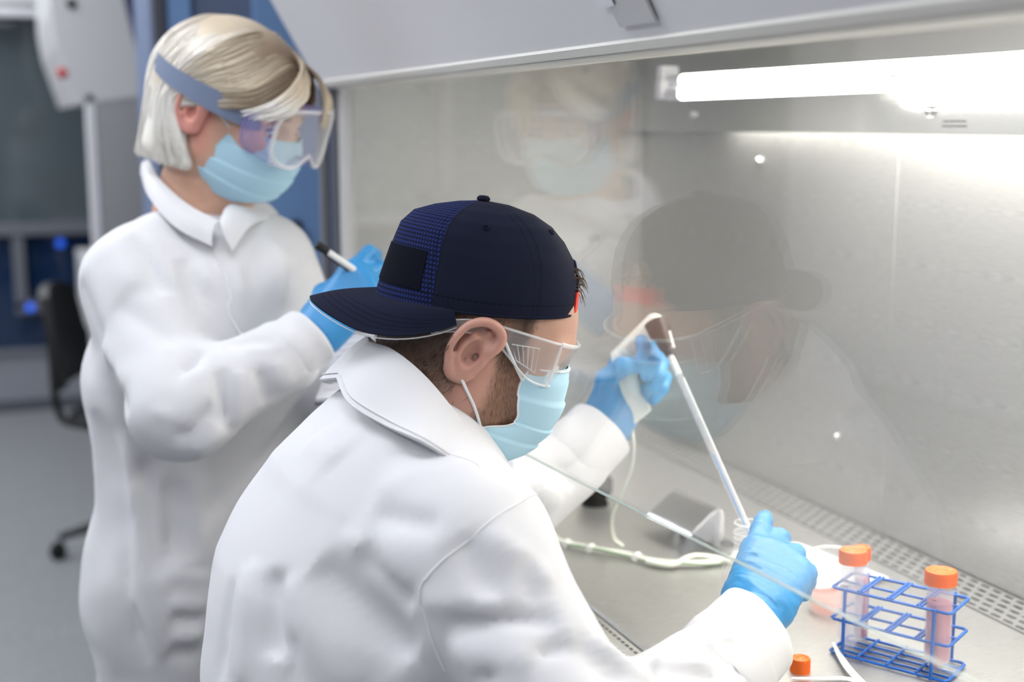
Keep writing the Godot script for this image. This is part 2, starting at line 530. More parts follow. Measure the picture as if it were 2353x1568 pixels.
func room() -> void:
	struct("floor", boxes([[V(-3.6, -0.1, -7.3), V(1.9, 0, 2.7)]]), M.floor_vinyl)
	struct("ceiling", boxes([[V(-3.6, 2.7, -7.3), V(1.9, 2.8, 2.7)]]), M.ceiling_white)
	struct("wall_left", boxes([[V(-3.7, 0, -7.3), V(-3.6, 2.7, 2.7)]]), M.wall_white)
	struct("wall_right", boxes([[V(1.6, 0, -7.3), V(1.7, 2.7, 2.7)]]), M.wall_grey)
	struct("wall_front", boxes([[V(-3.6, 0, 2.6), V(1.7, 2.7, 2.7)]]), M.wall_grey)
	# back wall: low sill, lintel and side, with a window band of dark glass
	struct("wall_back", boxes([[V(-3.6, 0, -7.25), V(1.6, 0.30, -7.13)], [V(-3.6, 2.03, -7.25), V(1.6, 2.7, -7.13)], [V(0.9, 0.30, -7.25), V(1.6, 2.03, -7.13)], [V(-3.6, 0.30, -7.25), V(-2.6, 2.03, -7.13)]]), M.wall_grey)
	struct("baseboard_back", boxes([[V(-3.6, 0, -7.13), V(1.6, 0.06, -7.115)]]), M.dark_strip)
	var w := struct("window_1", boxes([[V(-2.6, 0.93, -7.2), V(0.9, 0.99, -7.11)], [V(0.045, 0.55, -7.2), V(0.105, 0.93, -7.12)], [V(0.045, 0.52, -7.2), V(0.9, 0.585, -7.12)], [V(-1.3, 0.30, -7.2), V(-1.24, 2.03, -7.12)], [V(-2.6, 0.30, -7.2), V(0.9, 0.33, -7.11)]], 0.004), M.frame_grey)
	part("pane", boxes([[V(-2.6, 0.99, -7.19), V(0.9, 2.03, -7.185)]]), M.window_glass, w)
	part("pane", boxes([[V(-2.6, 0.33, -7.19), V(0.9, 0.93, -7.185)]]), M.window_blue, w)
	for p in [V(0.285, 0.88, -7.17), V(0.115, 0.555, -7.10)]:
		var lm := Mb.new()
		lm.lathe([Vector2(0, 0.022), Vector2(0.012, 0.020), Vector2(0.020, 0.012), Vector2(0.022, 0)], 14, Transform3D(Basis(V(1, 0, 0), V(0, 0, 1), V(0, -1, 0)), p), true)
		part("indicator_light", lm, M.blue_glow, w)
	struct("trim_1", boxes([[V(-3.6, 2.03, -7.13), V(1.6, 2.075, -7.02)]], 0.006), M.white_paint)
	struct("trim_2", boxes([[V(-3.6, 2.10, -7.13), V(1.6, 2.16, -7.06)]], 0.006), M.painted_grey)
	# ceiling panel lamps
	for p in CEILING_LAMPS:
		var o := thing("ceiling_lamp", "square white ceiling lamp panel over the room", "ceiling lamp", V(p.x, 2.7, p.y), Basis.IDENTITY, "ceiling lamp panels")
		part("frame", boxes([[V(-0.31, -0.03, -0.61), V(-0.28, 0, 0.61)], [V(0.28, -0.03, -0.61), V(0.31, 0, 0.61)], [V(-0.28, -0.03, -0.61), V(0.28, 0, -0.58)], [V(-0.28, -0.03, 0.58), V(0.28, 0, 0.61)]], 0.003), M.white_paint, o)
		part("lamp_diffuser", boxes([[V(-0.28, -0.02, -0.58), V(0.28, -0.005, 0.58)]]), M.panel_glow, o)

# ---------------------------------------------------------------- the cabinet

func slot_plate(nu: int, nv: int, cu: float, cv: float, su: float, sv: float, skew: float, xf: Transform3D) -> Mb:
	var mb := Mb.new()
	for j in nv:
		for i in nu:
			var o := V((i + skew * (j % 2)) * cu, 0, j * cv)
			var outer := []; var inner := []; var low := []
			for k in 12:
				var q := TAU * (k + 0.5) / 12.0
				var d := Vector2(cos(q), sin(q))
				var e := d / maxf(absf(d.x), absf(d.y))
				outer.append(xf * (o + V(e.x * cu * 0.5, 0, e.y * cv * 0.5)))
				var r := minf(su, sv) * 0.5
				var c := Vector2(clampf(e.x * su, -su * 0.5 + r, su * 0.5 - r), clampf(e.y * sv, -sv * 0.5 + r, sv * 0.5 - r)) + d * r
				inner.append(xf * (o + V(c.x, 0, c.y))); low.append(xf * (o + V(c.x, -0.002, c.y)))
			for k in 12:
				var k2 := (k + 1) % 12
				mb.quad(outer[k], outer[k2], inner[k2], inner[k], xf.basis.y)
				mb.quad(inner[k], inner[k2], low[k2], low[k], xf * o - inner[k])
	return mb

func bolt(at: Vector3, dir: Vector3, r: float, parent: Node3D) -> void:
	var mb := Mb.new()
	var b := frame(V(0, 0.3, 1), dir)
	b = Basis(b.x, dir.normalized(), b.x.cross(dir.normalized()))
	mb.lathe([Vector2(r * 1.5, 0), Vector2(r * 1.5, r * 0.25), Vector2(r * 1.5, r * 0.25), Vector2(r, r * 0.25), Vector2(r, r * 0.25), Vector2(r, r * 0.8), Vector2(r * 0.6, r * 1.15), Vector2(0, r * 1.2)], 14, Transform3D(b, at))
	part("bolt", mb, M.chrome, parent)

func cabinet() -> void:
	var o := thing("biosafety_cabinet", "long stainless steel biosafety cabinet with glass sash and pale grey fascia", "cabinet")
	var zc := (FAR_Z + NEAR_Z) * 0.5
	var zl := NEAR_Z - FAR_Z
	# work surface, front lip, base
	part("worktop", boxes([[V(0.665, TOP_Y - 0.03, FAR_Z), V(1.11, TOP_Y, NEAR_Z)]], 0.003), M.steel_top, o)
	part("front_lip", boxes([[V(0.52, TOP_Y - 0.05, FAR_Z), V(0.60, TOP_Y - 0.006, NEAR_Z)], [V(0.52, TOP_Y - 0.10, FAR_Z), V(0.535, TOP_Y - 0.05, NEAR_Z)]], 0.004), M.steel, o)
	part("front_grille", slot_plate(170, 4, 0.011, 0.0155, 0.0075, 0.004, 0.5, Transform3D(Basis(V(0, 0, -1), V(0, 1, 0), V(1, 0, 0)), V(0.608, TOP_Y - 0.003, NEAR_Z - 0.006))), M.steel_pale, o)
	part("plenum", boxes([[V(0.60, TOP_Y - 0.18, FAR_Z), V(1.185, TOP_Y - 0.17, NEAR_Z)]]), M.painted_grey, o)
	part("base_box", boxes([[V(0.64, 0.55, FAR_Z), V(1.3, TOP_Y - 0.18, NEAR_Z)]], 0.01), M.painted_pale, o)
	for z in [FAR_Z + 0.1, NEAR_Z - 0.1]:
		for x in [0.70, 1.22]:
			part("leg", boxes([[V(x - 0.03, 0, z - 0.03), V(x + 0.03, 0.55, z + 0.03)]], 0.005), M.painted_pale, o)
	# slotted rear grille, leaning up against the back panel
	var gx := V(0, 0, -1)
	var gup := V(0.083, 0.0, 0).normalized()
	part("rear_grille", slot_plate(86, 5, 0.0215, 0.0152, 0.0158, 0.0068, 0.5, Transform3D(Basis(gx, V(0, 1, 0), gup), V(1.1176, TOP_Y + 0.001, NEAR_Z - 0.012))), M.steel, o)
	# walls of the chamber
	part("back_panel", boxes([[V(BACK_X, TOP_Y - 0.02, FAR_Z), V(BACK_X + 0.002, 1.70, -1.508)]]), M.steel_brushed, o)
	part("back_panel", boxes([[V(BACK_X, TOP_Y - 0.02, -1.508), V(BACK_X + 0.002, 1.70, NEAR_Z)]]), M.steel_brushed, o)
	part("back_housing", boxes([[V(BACK_X + 0.002, TOP_Y - 0.18, FAR_Z), V(1.35, 2.2, NEAR_Z)]]), M.painted_pale, o)
	part("panel_seam", boxes([[V(BACK_X - 0.0015, TOP_Y, -1.512), V(BACK_X, 1.70, -1.504)]], 0.0005), M.steel_brushed, o)
	part("end_panel", boxes([[V(0.60, TOP_Y - 0.18, FAR_Z - 0.03), V(1.35, 2.2, FAR_Z)]], 0.002), M.steel_pale, o)
	part("end_panel", boxes([[V(0.60, TOP_Y - 0.18, NEAR_Z), V(1.35, 2.2, NEAR_Z + 0.03)]], 0.002), M.steel_pale, o)
	part("chamber_ceiling", boxes([[V(0.60, 1.68, FAR_Z), V(BACK_X, 1.70, NEAR_Z)]]), M.steel_pale, o)
	var val := part("valance", boxes([[V(1.15, 1.487, FAR_Z), V(1.154, 1.68, NEAR_Z)]], 0.0008), M.steel_valance, o)
	bolt(V(1.15, 1.518, -1.393), V(-1, 0, 0), 0.007, val)
	bolt(V(1.15, 1.518, -0.75), V(-1, 0, 0), 0.0065, val)
	bolt(V(1.15, 1.518, -2.02), V(-1, 0, 0), 0.0065, val)
	var print_marks := Mb.new()
	for r in 2:
		for k in 13:
			var w := 0.0021 + 0.0007 * ((k * 7 + r * 3) % 3)
			if r == 0 and k == 12: continue
			print_marks.box(V(1.1497, 1.5038 - r * 0.0062, -1.368 + r * -0.001 + k * 0.0037), V(0.0004, 0.0026 + 0.0005 * ((k * 5 + r) % 2), w))
	part("print", print_marks, M.black_plastic, val, "two faint lines of tiny dark print")
	bolt(V(BACK_X, 1.439, -1.866), V(-1, 0, 0), 0.006, o)
	bolt(V(1.06, 1.60, FAR_Z), V(0, 0, 1), 0.012, o)
	bolt(V(0.639, 1.566, FAR_Z), V(0, 0, 1), 0.006, o)
	bolt(V(BACK_X, 1.02, -1.62), V(-1, 0, 0), 0.005, o)
	# sockets on the far end panel
	var s := part("socket", boxes([[V(0.70, 1.06, FAR_Z), V(0.80, 1.16, FAR_Z + 0.012)]], 0.004), M.cream_plastic, o)
	for d in [V(0.73, 1.12, 0), V(0.76, 1.105, 0), V(0.745, 1.085, 0)]:
		var h := Mb.new()
		h.lathe([Vector2(0.009, 0), Vector2(0.009, 0.004), Vector2(0.009, 0.004), Vector2(0, 0.004)], 10, Transform3D(Basis(V(1, 0, 0), V(0, 0, 1), V(0, -1, 0)), V(d.x, d.y, FAR_Z + 0.0115)))
		part("hole", h, M.black_plastic, s)
	# lamps: two thin tubes in front of the valance, one behind it
	var tubes := [[V(0.945, 1.544, 0), 0.0085, -1.725, 0.64], [V(0.952, 1.564, 0), 0.0085, -1.735, 0.64], [V(1.173, 1.522, 0), 0.0080, -1.98, 0.36]]
	for t in tubes:
		var a: Vector3 = t[0]
		var tb := Mb.new()
		tb.tube(PackedVector3Array([V(a.x, a.y, t[2] + 0.03), V(a.x, a.y, NEAR_Z - 0.08)]), t[1], 14)
		var tube := part("fluorescent_tube", tb, M.lamp_glow, o)
		var ends := Mb.new()
		ends.tube(PackedVector3Array([V(a.x, a.y, t[2] - 0.012), V(a.x, a.y, t[2] + 0.03)]), 0.0088, 12)
		part("lamp_holder", ends, M.painted_grey, tube)
		ends = Mb.new()
		ends.tube(PackedVector3Array([V(a.x, a.y, NEAR_Z - 0.08), V(a.x, a.y, NEAR_Z - 0.04)]), 0.0088, 12)
		part("lamp_holder", ends, M.painted_grey, tube)
		ends = Mb.new()
		ends.box(V(a.x, a.y + 0.008, t[2] - 0.02), V(0.03, 0.03, 0.02), Basis.IDENTITY, 0.003)
		part("lamp_bracket", ends, M.painted_grey, tube)
		var l := AreaLight3D.new()
		l.name = "tube_light"
		var len: float = (NEAR_Z - 0.08) - (t[2] + 0.03)
		l.area_size = Vector2(0.02, len)
		l.light_energy = t[3]
		l.light_color = Color(1.0, 0.98, 0.94)
		l.area_range = 8.0; l.area_attenuation = 2.0; l.shadow_enabled = true
		o.add_child(l, true)
		l.position = V(a.x, a.y - 0.0095, (NEAR_Z - 0.08 + t[2] + 0.03) * 0.5)
		var tilt: float = 0.20 if a.x < 1.0 else 0.0
		l.basis = Basis(V(cos(tilt), sin(tilt), 0), V(0, 0, -1), V(-sin(tilt), cos(tilt), 0))
	# glass sash; its lower edge hangs a trifle lower at the far end
	var gl := Mb.new()
	var e0 := 1.120 + 0.045 * (-0.817 - FAR_Z) * -1.0 + 0.008
	var e1 := 1.120 + 0.045 * (NEAR_Z + 0.817) + 0.008
	var out := PackedVector2Array([Vector2(-FAR_Z, e0), Vector2(-NEAR_Z, e1), Vector2(-NEAR_Z, 1.66), Vector2(-FAR_Z, 1.66)])
	gl.prism(out, 0.006, Transform3D(Basis(V(0, 0, -1), V(0, 1, 0), V(1, 0, 0)), V(GLASS_X, 0, 0)))
	var sg := part("sash_glass", gl, M.glass, o, "clear glass sash pane")
	var ge := Mb.new()
	ge.tube(PackedVector3Array([V(GLASS_X, e0 - 0.0005, FAR_Z), V(GLASS_X, e1 - 0.0005, NEAR_Z)]), 0.0030, 8, false, 0.28, V(0, 1, 0))
	part("polished_edge", ge, M.glass_edge, sg)
	# far and near jambs
	part("jamb", boxes([[V(0.575, TOP_Y - 0.2, FAR_Z - 0.028), V(0.603, 1.60, FAR_Z + 0.004)]], 0.004), M.white_paint, o)
	part("jamb_seal", boxes([[V(0.566, TOP_Y - 0.2, FAR_Z - 0.03), V(0.574, 1.60, FAR_Z + 0.002)]], 0.002), M.dark_strip, o)
	part("side_skin", boxes([[V(0.548, 0.6, FAR_Z - 0.05), V(0.566, 1.60, FAR_Z - 0.031)]], 0.003), M.frame_grey, o)
	# fascia: leans out over the user, light trim along its lower edge
	var prof := PackedVector2Array([Vector2(0.547, 1.566), Vector2(0.600, 1.566), Vector2(0.612, 1.58), Vector2(0.612, 2.2), Vector2(0.30, 2.2), Vector2(0.30, 2.01), Vector2(0.545, 1.574)])
	var fa := Mb.new()
	fa.prism(prof, zl + 0.06, Transform3D(Basis(V(1, 0, 0), V(0, 1, 0), V(0, 0, 1)), V(0, 0, zc)))
	var fp := part("fascia", fa, M.painted_grey, o)
	part("fascia_trim", boxes([[V(0.549, 1.5635, FAR_Z - 0.03), V(0.598, 1.5665, NEAR_Z + 0.03)]], 0.001), M.trim_pale, o)
	var fb := Mb.new()
	var down := Vector3(0.245, -0.436, 0).normalized()
	var outw := V(-0.436, -0.245, 0).normalized()
	for k in 1:
		fb.box(V(0.548, 1.5725, zc) + outw * 0.002, V(0.006, 0.012, zl + 0.06), frame(outw, -down), 0.002)
	part("edge_bead", fb, M.trim_pale, fp)
	# a grey document pocket with the corner of a white sheet, hung on the fascia
	var pk := thing("document_pocket", "grey plastic pocket holding a white sheet on the cabinet fascia", "document pocket")
	var bz := frame(V(0, 0, 1), -down)
	part("pocket", sheet_box(V(0.517, 1.6235, -1.040) + outw * 0.003, V(0.070, 0.080, 0.003), bz), M.alu, pk)
	part("paper", sheet_box(V(0.5065, 1.642, -1.078) + outw * 0.006, V(0.034, 0.080, 0.001), bz), M.paper, pk)

func sheet_box(at: Vector3, size: Vector3, b: Basis) -> Mb:
	var mb := Mb.new()
	mb.box(at, size, b, 0.0006)
	return mb

func far_cabinet() -> void:
	# the next cabinet of the row, beyond the blonde person
	var z0 := -5.0; var z1 := -6.6
	var o := thing("biosafety_cabinet", "pale cabinet far behind the blonde person with a red button", "cabinet")
	var fa := Mb.new()
	fa.prism(PackedVector2Array([Vector2(0.291, 1.573), Vector2(0.534, 1.605), Vector2(0.467, 1.946), Vector2(0.44, 2.4), Vector2(0.219, 2.4), Vector2(0.214, 1.90), Vector2(0.229, 1.785)]), z0 - z1, Transform3D(Basis.IDENTITY, V(0, 0, (z0 + z1) * 0.5)))
	part("fascia", fa, M.painted_pale, o)
	part("jamb", boxes([[V(0.312, 0.7, z0 - 0.03), V(0.348, 1.61, z0)]], 0.004), M.white_paint, o)
	part("side_panel", boxes([[V(0.348, 0.7, z0 - 0.03), V(1.0, 1.61, z0 - 0.005)]], 0.002), M.steel_pale, o)
	part("body_box", boxes([[V(0.33, 0.6, z1), V(1.0, 0.9, z0 - 0.03)]], 0.004), M.painted_pale, o)
	part("back_panel", boxes([[V(0.95, 0.9, z1), V(1.0, 2.3, z0 - 0.03)]], 0.004), M.painted_pale, o)
	for z in [z0 - 0.1, z1 + 0.1]:
		for x in [0.40, 0.93]:
			part("leg", boxes([[V(x - 0.03, 0, z - 0.03), V(x + 0.03, 0.6, z + 0.03)]], 0.005), M.painted_pale, o)
	var up := Mb.new()
	up.prism(PackedVector2Array([Vector2(0.540, 1.605), Vector2(0.66, 1.62), Vector2(0.61, 2.4), Vector2(0.445, 2.4), Vector2(0.472, 1.946)]), z0 - z1 - 0.1, Transform3D(Basis.IDENTITY, V(0, 0, (z0 + z1) * 0.5)))
	part("upper_housing", up, M.lilac_panel, o)
	var kb := Mb.new()
	var dirv := V(-0.95, -0.2, 0.25).normalized()
	var b := frame(V(0, 0, 1), dirv)
	b = Basis(b.x, dirv, b.x.cross(dirv))
	kb.lathe([Vector2(0.0, 0.035), Vector2(0.015, 0.034), Vector2(0.021, 0.028), Vector2(0.021, 0.014), Vector2(0.013, 0.012), Vector2(0.013, -0.01)], 16, Transform3D(b, V(0.258, 1.686, z0 - 0.02)), true)
	part("knob", kb, M.red_plastic, o, "red round button")
	var kh := Mb.new()
	kh.lathe([Vector2(0.018, -0.01), Vector2(0.018, 0.006), Vector2(0.01, 0.009), Vector2(0, 0.009)], 14, Transform3D(Basis(V(1, 0, 0), V(0, 0, 1), V(0, -1, 0)), V(0.283, 1.928, z0)))
	part("lock", kh, M.black_plastic, o)
	# blue locker standing between the two cabinets
	var lk := thing("tall_locker", "tall blue locker with dark round knob standing behind the blonde person", "locker")
	part("body", boxes([[V(0.39, 0.05, -3.9), V(1.4, 2.45, -3.52)]], 0.004), M.blue_dark, lk)
	part("plinth", boxes([[V(0.41, 0.0, -3.88), V(1.38, 0.05, -3.55)]]), M.dark_strip, lk)
	part("door", boxes([[V(0.432, 0.07, -3.52), V(0.495, 2.43, -3.50)]], 0.004), M.blue_panel, lk)
	part("door", boxes([[V(0.655, 0.07, -3.52), V(0.86, 2.43, -3.50)]], 0.004), M.blue_panel, lk)
	part("edge_strip", boxes([[V(0.396, 0.07, -3.52), V(0.428, 2.43, -3.49)]], 0.003), M.dark_strip, lk)
	var kn := Mb.new()
	kn.lathe([Vector2(0.0, 0.045), Vector2(0.015, 0.043), Vector2(0.02, 0.03), Vector2(0.012, 0.012), Vector2(0.012, 0)], 14, Transform3D(Basis(V(1, 0, 0), V(0, 0, 1), V(0, -1, 0)), V(0.747, 1.224, -3.50)), true)
	part("knob", kn, M.black_plastic, lk)

# ---------------------------------------------------------------- chairs

func chair(at: Vector3, turn: float, seat_h: float, label: String, tall_back: bool) -> Node3D:
	var o := thing("office_chair", label, "chair", at, Basis(Vector3.UP, turn))
	var seat := Mb.new()
	var prof := [Vector2(0, 0.035), Vector2(0.17, 0.033), Vector2(0.205, 0.02), Vector2(0.215, 0), Vector2(0.205, -0.022), Vector2(0.17, -0.032), Vector2(0, -0.032)]
	seat.lathe(prof, 28, Transform3D(Basis.IDENTITY, V(0, seat_h, 0)), true)
	part("seat", seat, M.black_plastic, o)
	var col := Mb.new()
	col.tube(PackedVector3Array([V(0, 0.09, 0), V(0, seat_h - 0.03, 0)]), 0.024, 14)
	col.tube(PackedVector3Array([V(0, 0.05, 0), V(0, 0.28, 0)]), 0.034, 14)
	part("column", col, M.chrome, o)
	for k in 5:
		var q := TAU * k / 5.0 + 0.3
		var d := V(cos(q), 0, sin(q))
		var arm := Mb.new()
		arm.tube(PackedVector3Array([d * 0.03 + V(0, 0.115, 0), d * 0.15 + V(0, 0.105, 0), d * 0.27 + V(0, 0.078, 0)]), PackedFloat32Array([0.026, 0.021, 0.014]), 10)
		var leg := part("base_leg", arm, M.black_plastic, o)
		var cs := Mb.new()
		var b := Basis(d, d.cross(Vector3.UP).normalized() * 1.0, Vector3.UP)
		for s in [-1.0, 1.0]:
			cs.lathe([Vector2(0, -0.009), Vector2(0.024, -0.009), Vector2(0.028, -0.005), Vector2(0.028, 0.005), Vector2(0.024, 0.009), Vector2(0, 0.009)], 18, Transform3D(Basis(d, d.cross(Vector3.UP).normalized(), Vector3.DOWN), d * 0.275 + V(0, 0.028, 0) + d.cross(Vector3.UP).normalized() * 0.014 * s), true)
		cs.box(d * 0.272 + V(0, 0.055, 0), V(0.03, 0.03, 0.012), b, 0.004)
		part("caster", cs, M.black_rubber, leg)
	if tall_back:
		var rows := []
		for i in 9:
			var row := PackedVector3Array()
			for j in 9:
				var u := (j / 4.0 - 1.0); var t := i / 8.0
				row.append(V(-0.20 - 0.03 * (1 - u * u) - 0.05 * t, seat_h + 0.12 + 0.34 * t - 0.03 * u * u * t, u * (0.19 - 0.03 * t * t)))
			rows.append(row)
		var bk := Mb.new()
		bk.sheet(rows, 0.03)
		part("backrest", bk, M.black_plastic, o)
		var st := Mb.new()
		st.tube(spline([V(-0.02, seat_h - 0.04, 0), V(-0.2, seat_h - 0.04, 0), V(-0.26, seat_h + 0.02, 0), V(-0.27, seat_h + 0.25, 0)], 5), 0.014, 10)
		part("back_post", st, M.black_plastic, o)
	return o

func furniture() -> void:
	chair(V(0.39, 0, -4.577), -0.33, 0.50, "black five-star swivel chair behind the blonde person's coat", true)
	chair(V(0.20, 0, -1.21), 0.3, 0.52, "black round lab stool under the seated person in the cap", false)

# ---------------------------------------------------------------- things on the worktop

# outline extruded with softened edges
func soft_prism(pts: Array, depth: float, bev: float, xf: Transform3D) -> Mb:
	var mb := Mb.new()
	var m := pts.size()
	var area := 0.0
	for k in m: area += (pts[k] as Vector2).cross(pts[(k + 1) % m])
	var inset := []
	for k in m:
		var a: Vector2 = pts[(k - 1 + m) % m]; var b: Vector2 = pts[k]; var c: Vector2 = pts[(k + 1) % m]
		var d0 := (b - a).normalized(); var d1 := (c - b).normalized()
		var o := Vector2(-d0.y - d1.y, d0.x + d1.x).normalized() * signf(area)
		inset.append(o)
	var rows := []
	for r in [[1.0, -0.5], [0.3, -0.46], [0.0, -0.5 + bev / depth], [0.0, 0.5 - bev / depth], [0.3, 0.46], [1.0, 0.5]]:
		var row := PackedVector3Array()
		for k in m:
			var p: Vector2 = pts[k] + inset[k] * bev * r[0]
			row.append(xf * V(p.x, p.y, depth * r[1]))
		rows.append(row)
	mb.grid(rows, true, area < 0.0)
	for e in [0, 5]:
		var flat := PackedVector2Array()
		for k in m: flat.append(pts[k] + inset[k] * bev)
		var t := Geometry2D.triangulate_polygon(flat)
		var k0 := mb.v.size()
		for k in m: mb.vert(rows[e][k], xf.basis.z * (-1.0 if e == 0 else 1.0))
		for k in range(0, t.size(), 3): mb.tri(k0 + t[k], k0 + t[k + 1], k0 + t[k + 2])
	return mb

func ridged_cap(r: float, h: float, at: Vector3, top_dish: bool, b := Basis.IDENTITY) -> Mb:
	var mb := Mb.new()
	var xf := Transform3D(b, at)
	var rows := []
	for y in [0.0, 0.04, 0.1, 0.88, 0.97]:
		var row := PackedVector3Array()
		for k in 96:
			var q := TAU * k / 96.0
			var rr := r - (0.0006 if k % 2 and y > 0.02 and y < 0.95 else 0.0) - (0.001 if y > 0.95 else 0.0)
			row.append(xf * V(rr * cos(q), h * y, rr * sin(q)))
		rows.append(row)
	mb.grid(rows, true, true)
	var p := [Vector2(r - 0.001, h * 0.97), Vector2(r - 0.0025, h), Vector2(r * 0.72, h)]
	if top_dish: p.append_array([Vector2(r * 0.66, h - 0.0016), Vector2(r * 0.40, h - 0.0016), Vector2(r * 0.35, h - 0.0004)])
	p.append(Vector2(0, h))
	mb.lathe(p, 40, xf, true)
	mb.lathe([Vector2(r, 0), Vector2(r * 0.85, 0), Vector2(r * 0.85, 0), Vector2(r * 0.85, h * 0.8), Vector2(0, h * 0.8)], 32, xf)
	return mb

func centrifuge_tube(at: Vector3, r: float, h: float, liquid: float, label: String, lean: Vector3) -> void:
	var up := (Vector3.UP + lean).normalized()
	var b := frame(V(1, 0, 0), up)
	b = Basis(b.x, up, b.x.cross(up))
	var o := thing("centrifuge_tube", label, "test tube", at, b, "capped tubes in the blue rack")
	var tip := r * 0.95
	var prof := [Vector2(0.003, 0), Vector2(0.006, 0.0), Vector2(0.007, 0.002), Vector2(r, tip), Vector2(r, tip), Vector2(r, h - 0.012), Vector2(r - 0.0012, h - 0.012), Vector2(r - 0.0012, h - 0.012), Vector2(r - 0.0012, tip), Vector2(0.005, 0.003)]
	var mb := Mb.new()
	mb.lathe(prof, 36, Transform3D.IDENTITY, true)
	part("tube_wall", mb, M.tube_plastic, o)
	if liquid > 0.0:
		var lq := Mb.new()
		lq.lathe([Vector2(0, 0.0035), Vector2(0.0048, 0.0035), Vector2(r - 0.0016, tip), Vector2(r - 0.0016, liquid), Vector2(r - 0.0016, liquid), Vector2(0, liquid - 0.0006)], 32, Transform3D.IDENTITY, true)
		part("pink_liquid", lq, M.pink_liquid, o, "pink liquid")
	part("screw_cap", ridged_cap(r * 1.2, 0.0155, V(0, h - 0.0145, 0), true), M.orange_cap, o, "orange ribbed screw cap")
	var pr := Mb.new()
	# printed graduation strokes and a white writing patch on the wall
	var dirv := b.inverse() * V(-0.62, 0, 0.78)
	var q0 := atan2(dirv.z, dirv.x)
	for k in 9:
		var y := 0.03 + k * 0.0075
		if y > h - 0.03: break
		var rows := []
		for e in 2:
			var row := PackedVector3Array()
			for s in 5:
				var q := q0 + 0.25 + s * (0.08 if k % 2 else 0.13)
				row.append(V(cos(q) * (r + 0.0002), y + e * 0.0007, sin(q) * (r + 0.0002)))
			rows.append(row)
		pr.grid(rows, false, true)
	part("graduation", pr, M.frame_grey, o)

func wire(mb: Mb, pts: Array, r := 0.0016) -> void:
	mb.tube(PackedVector3Array(pts), r, 8)

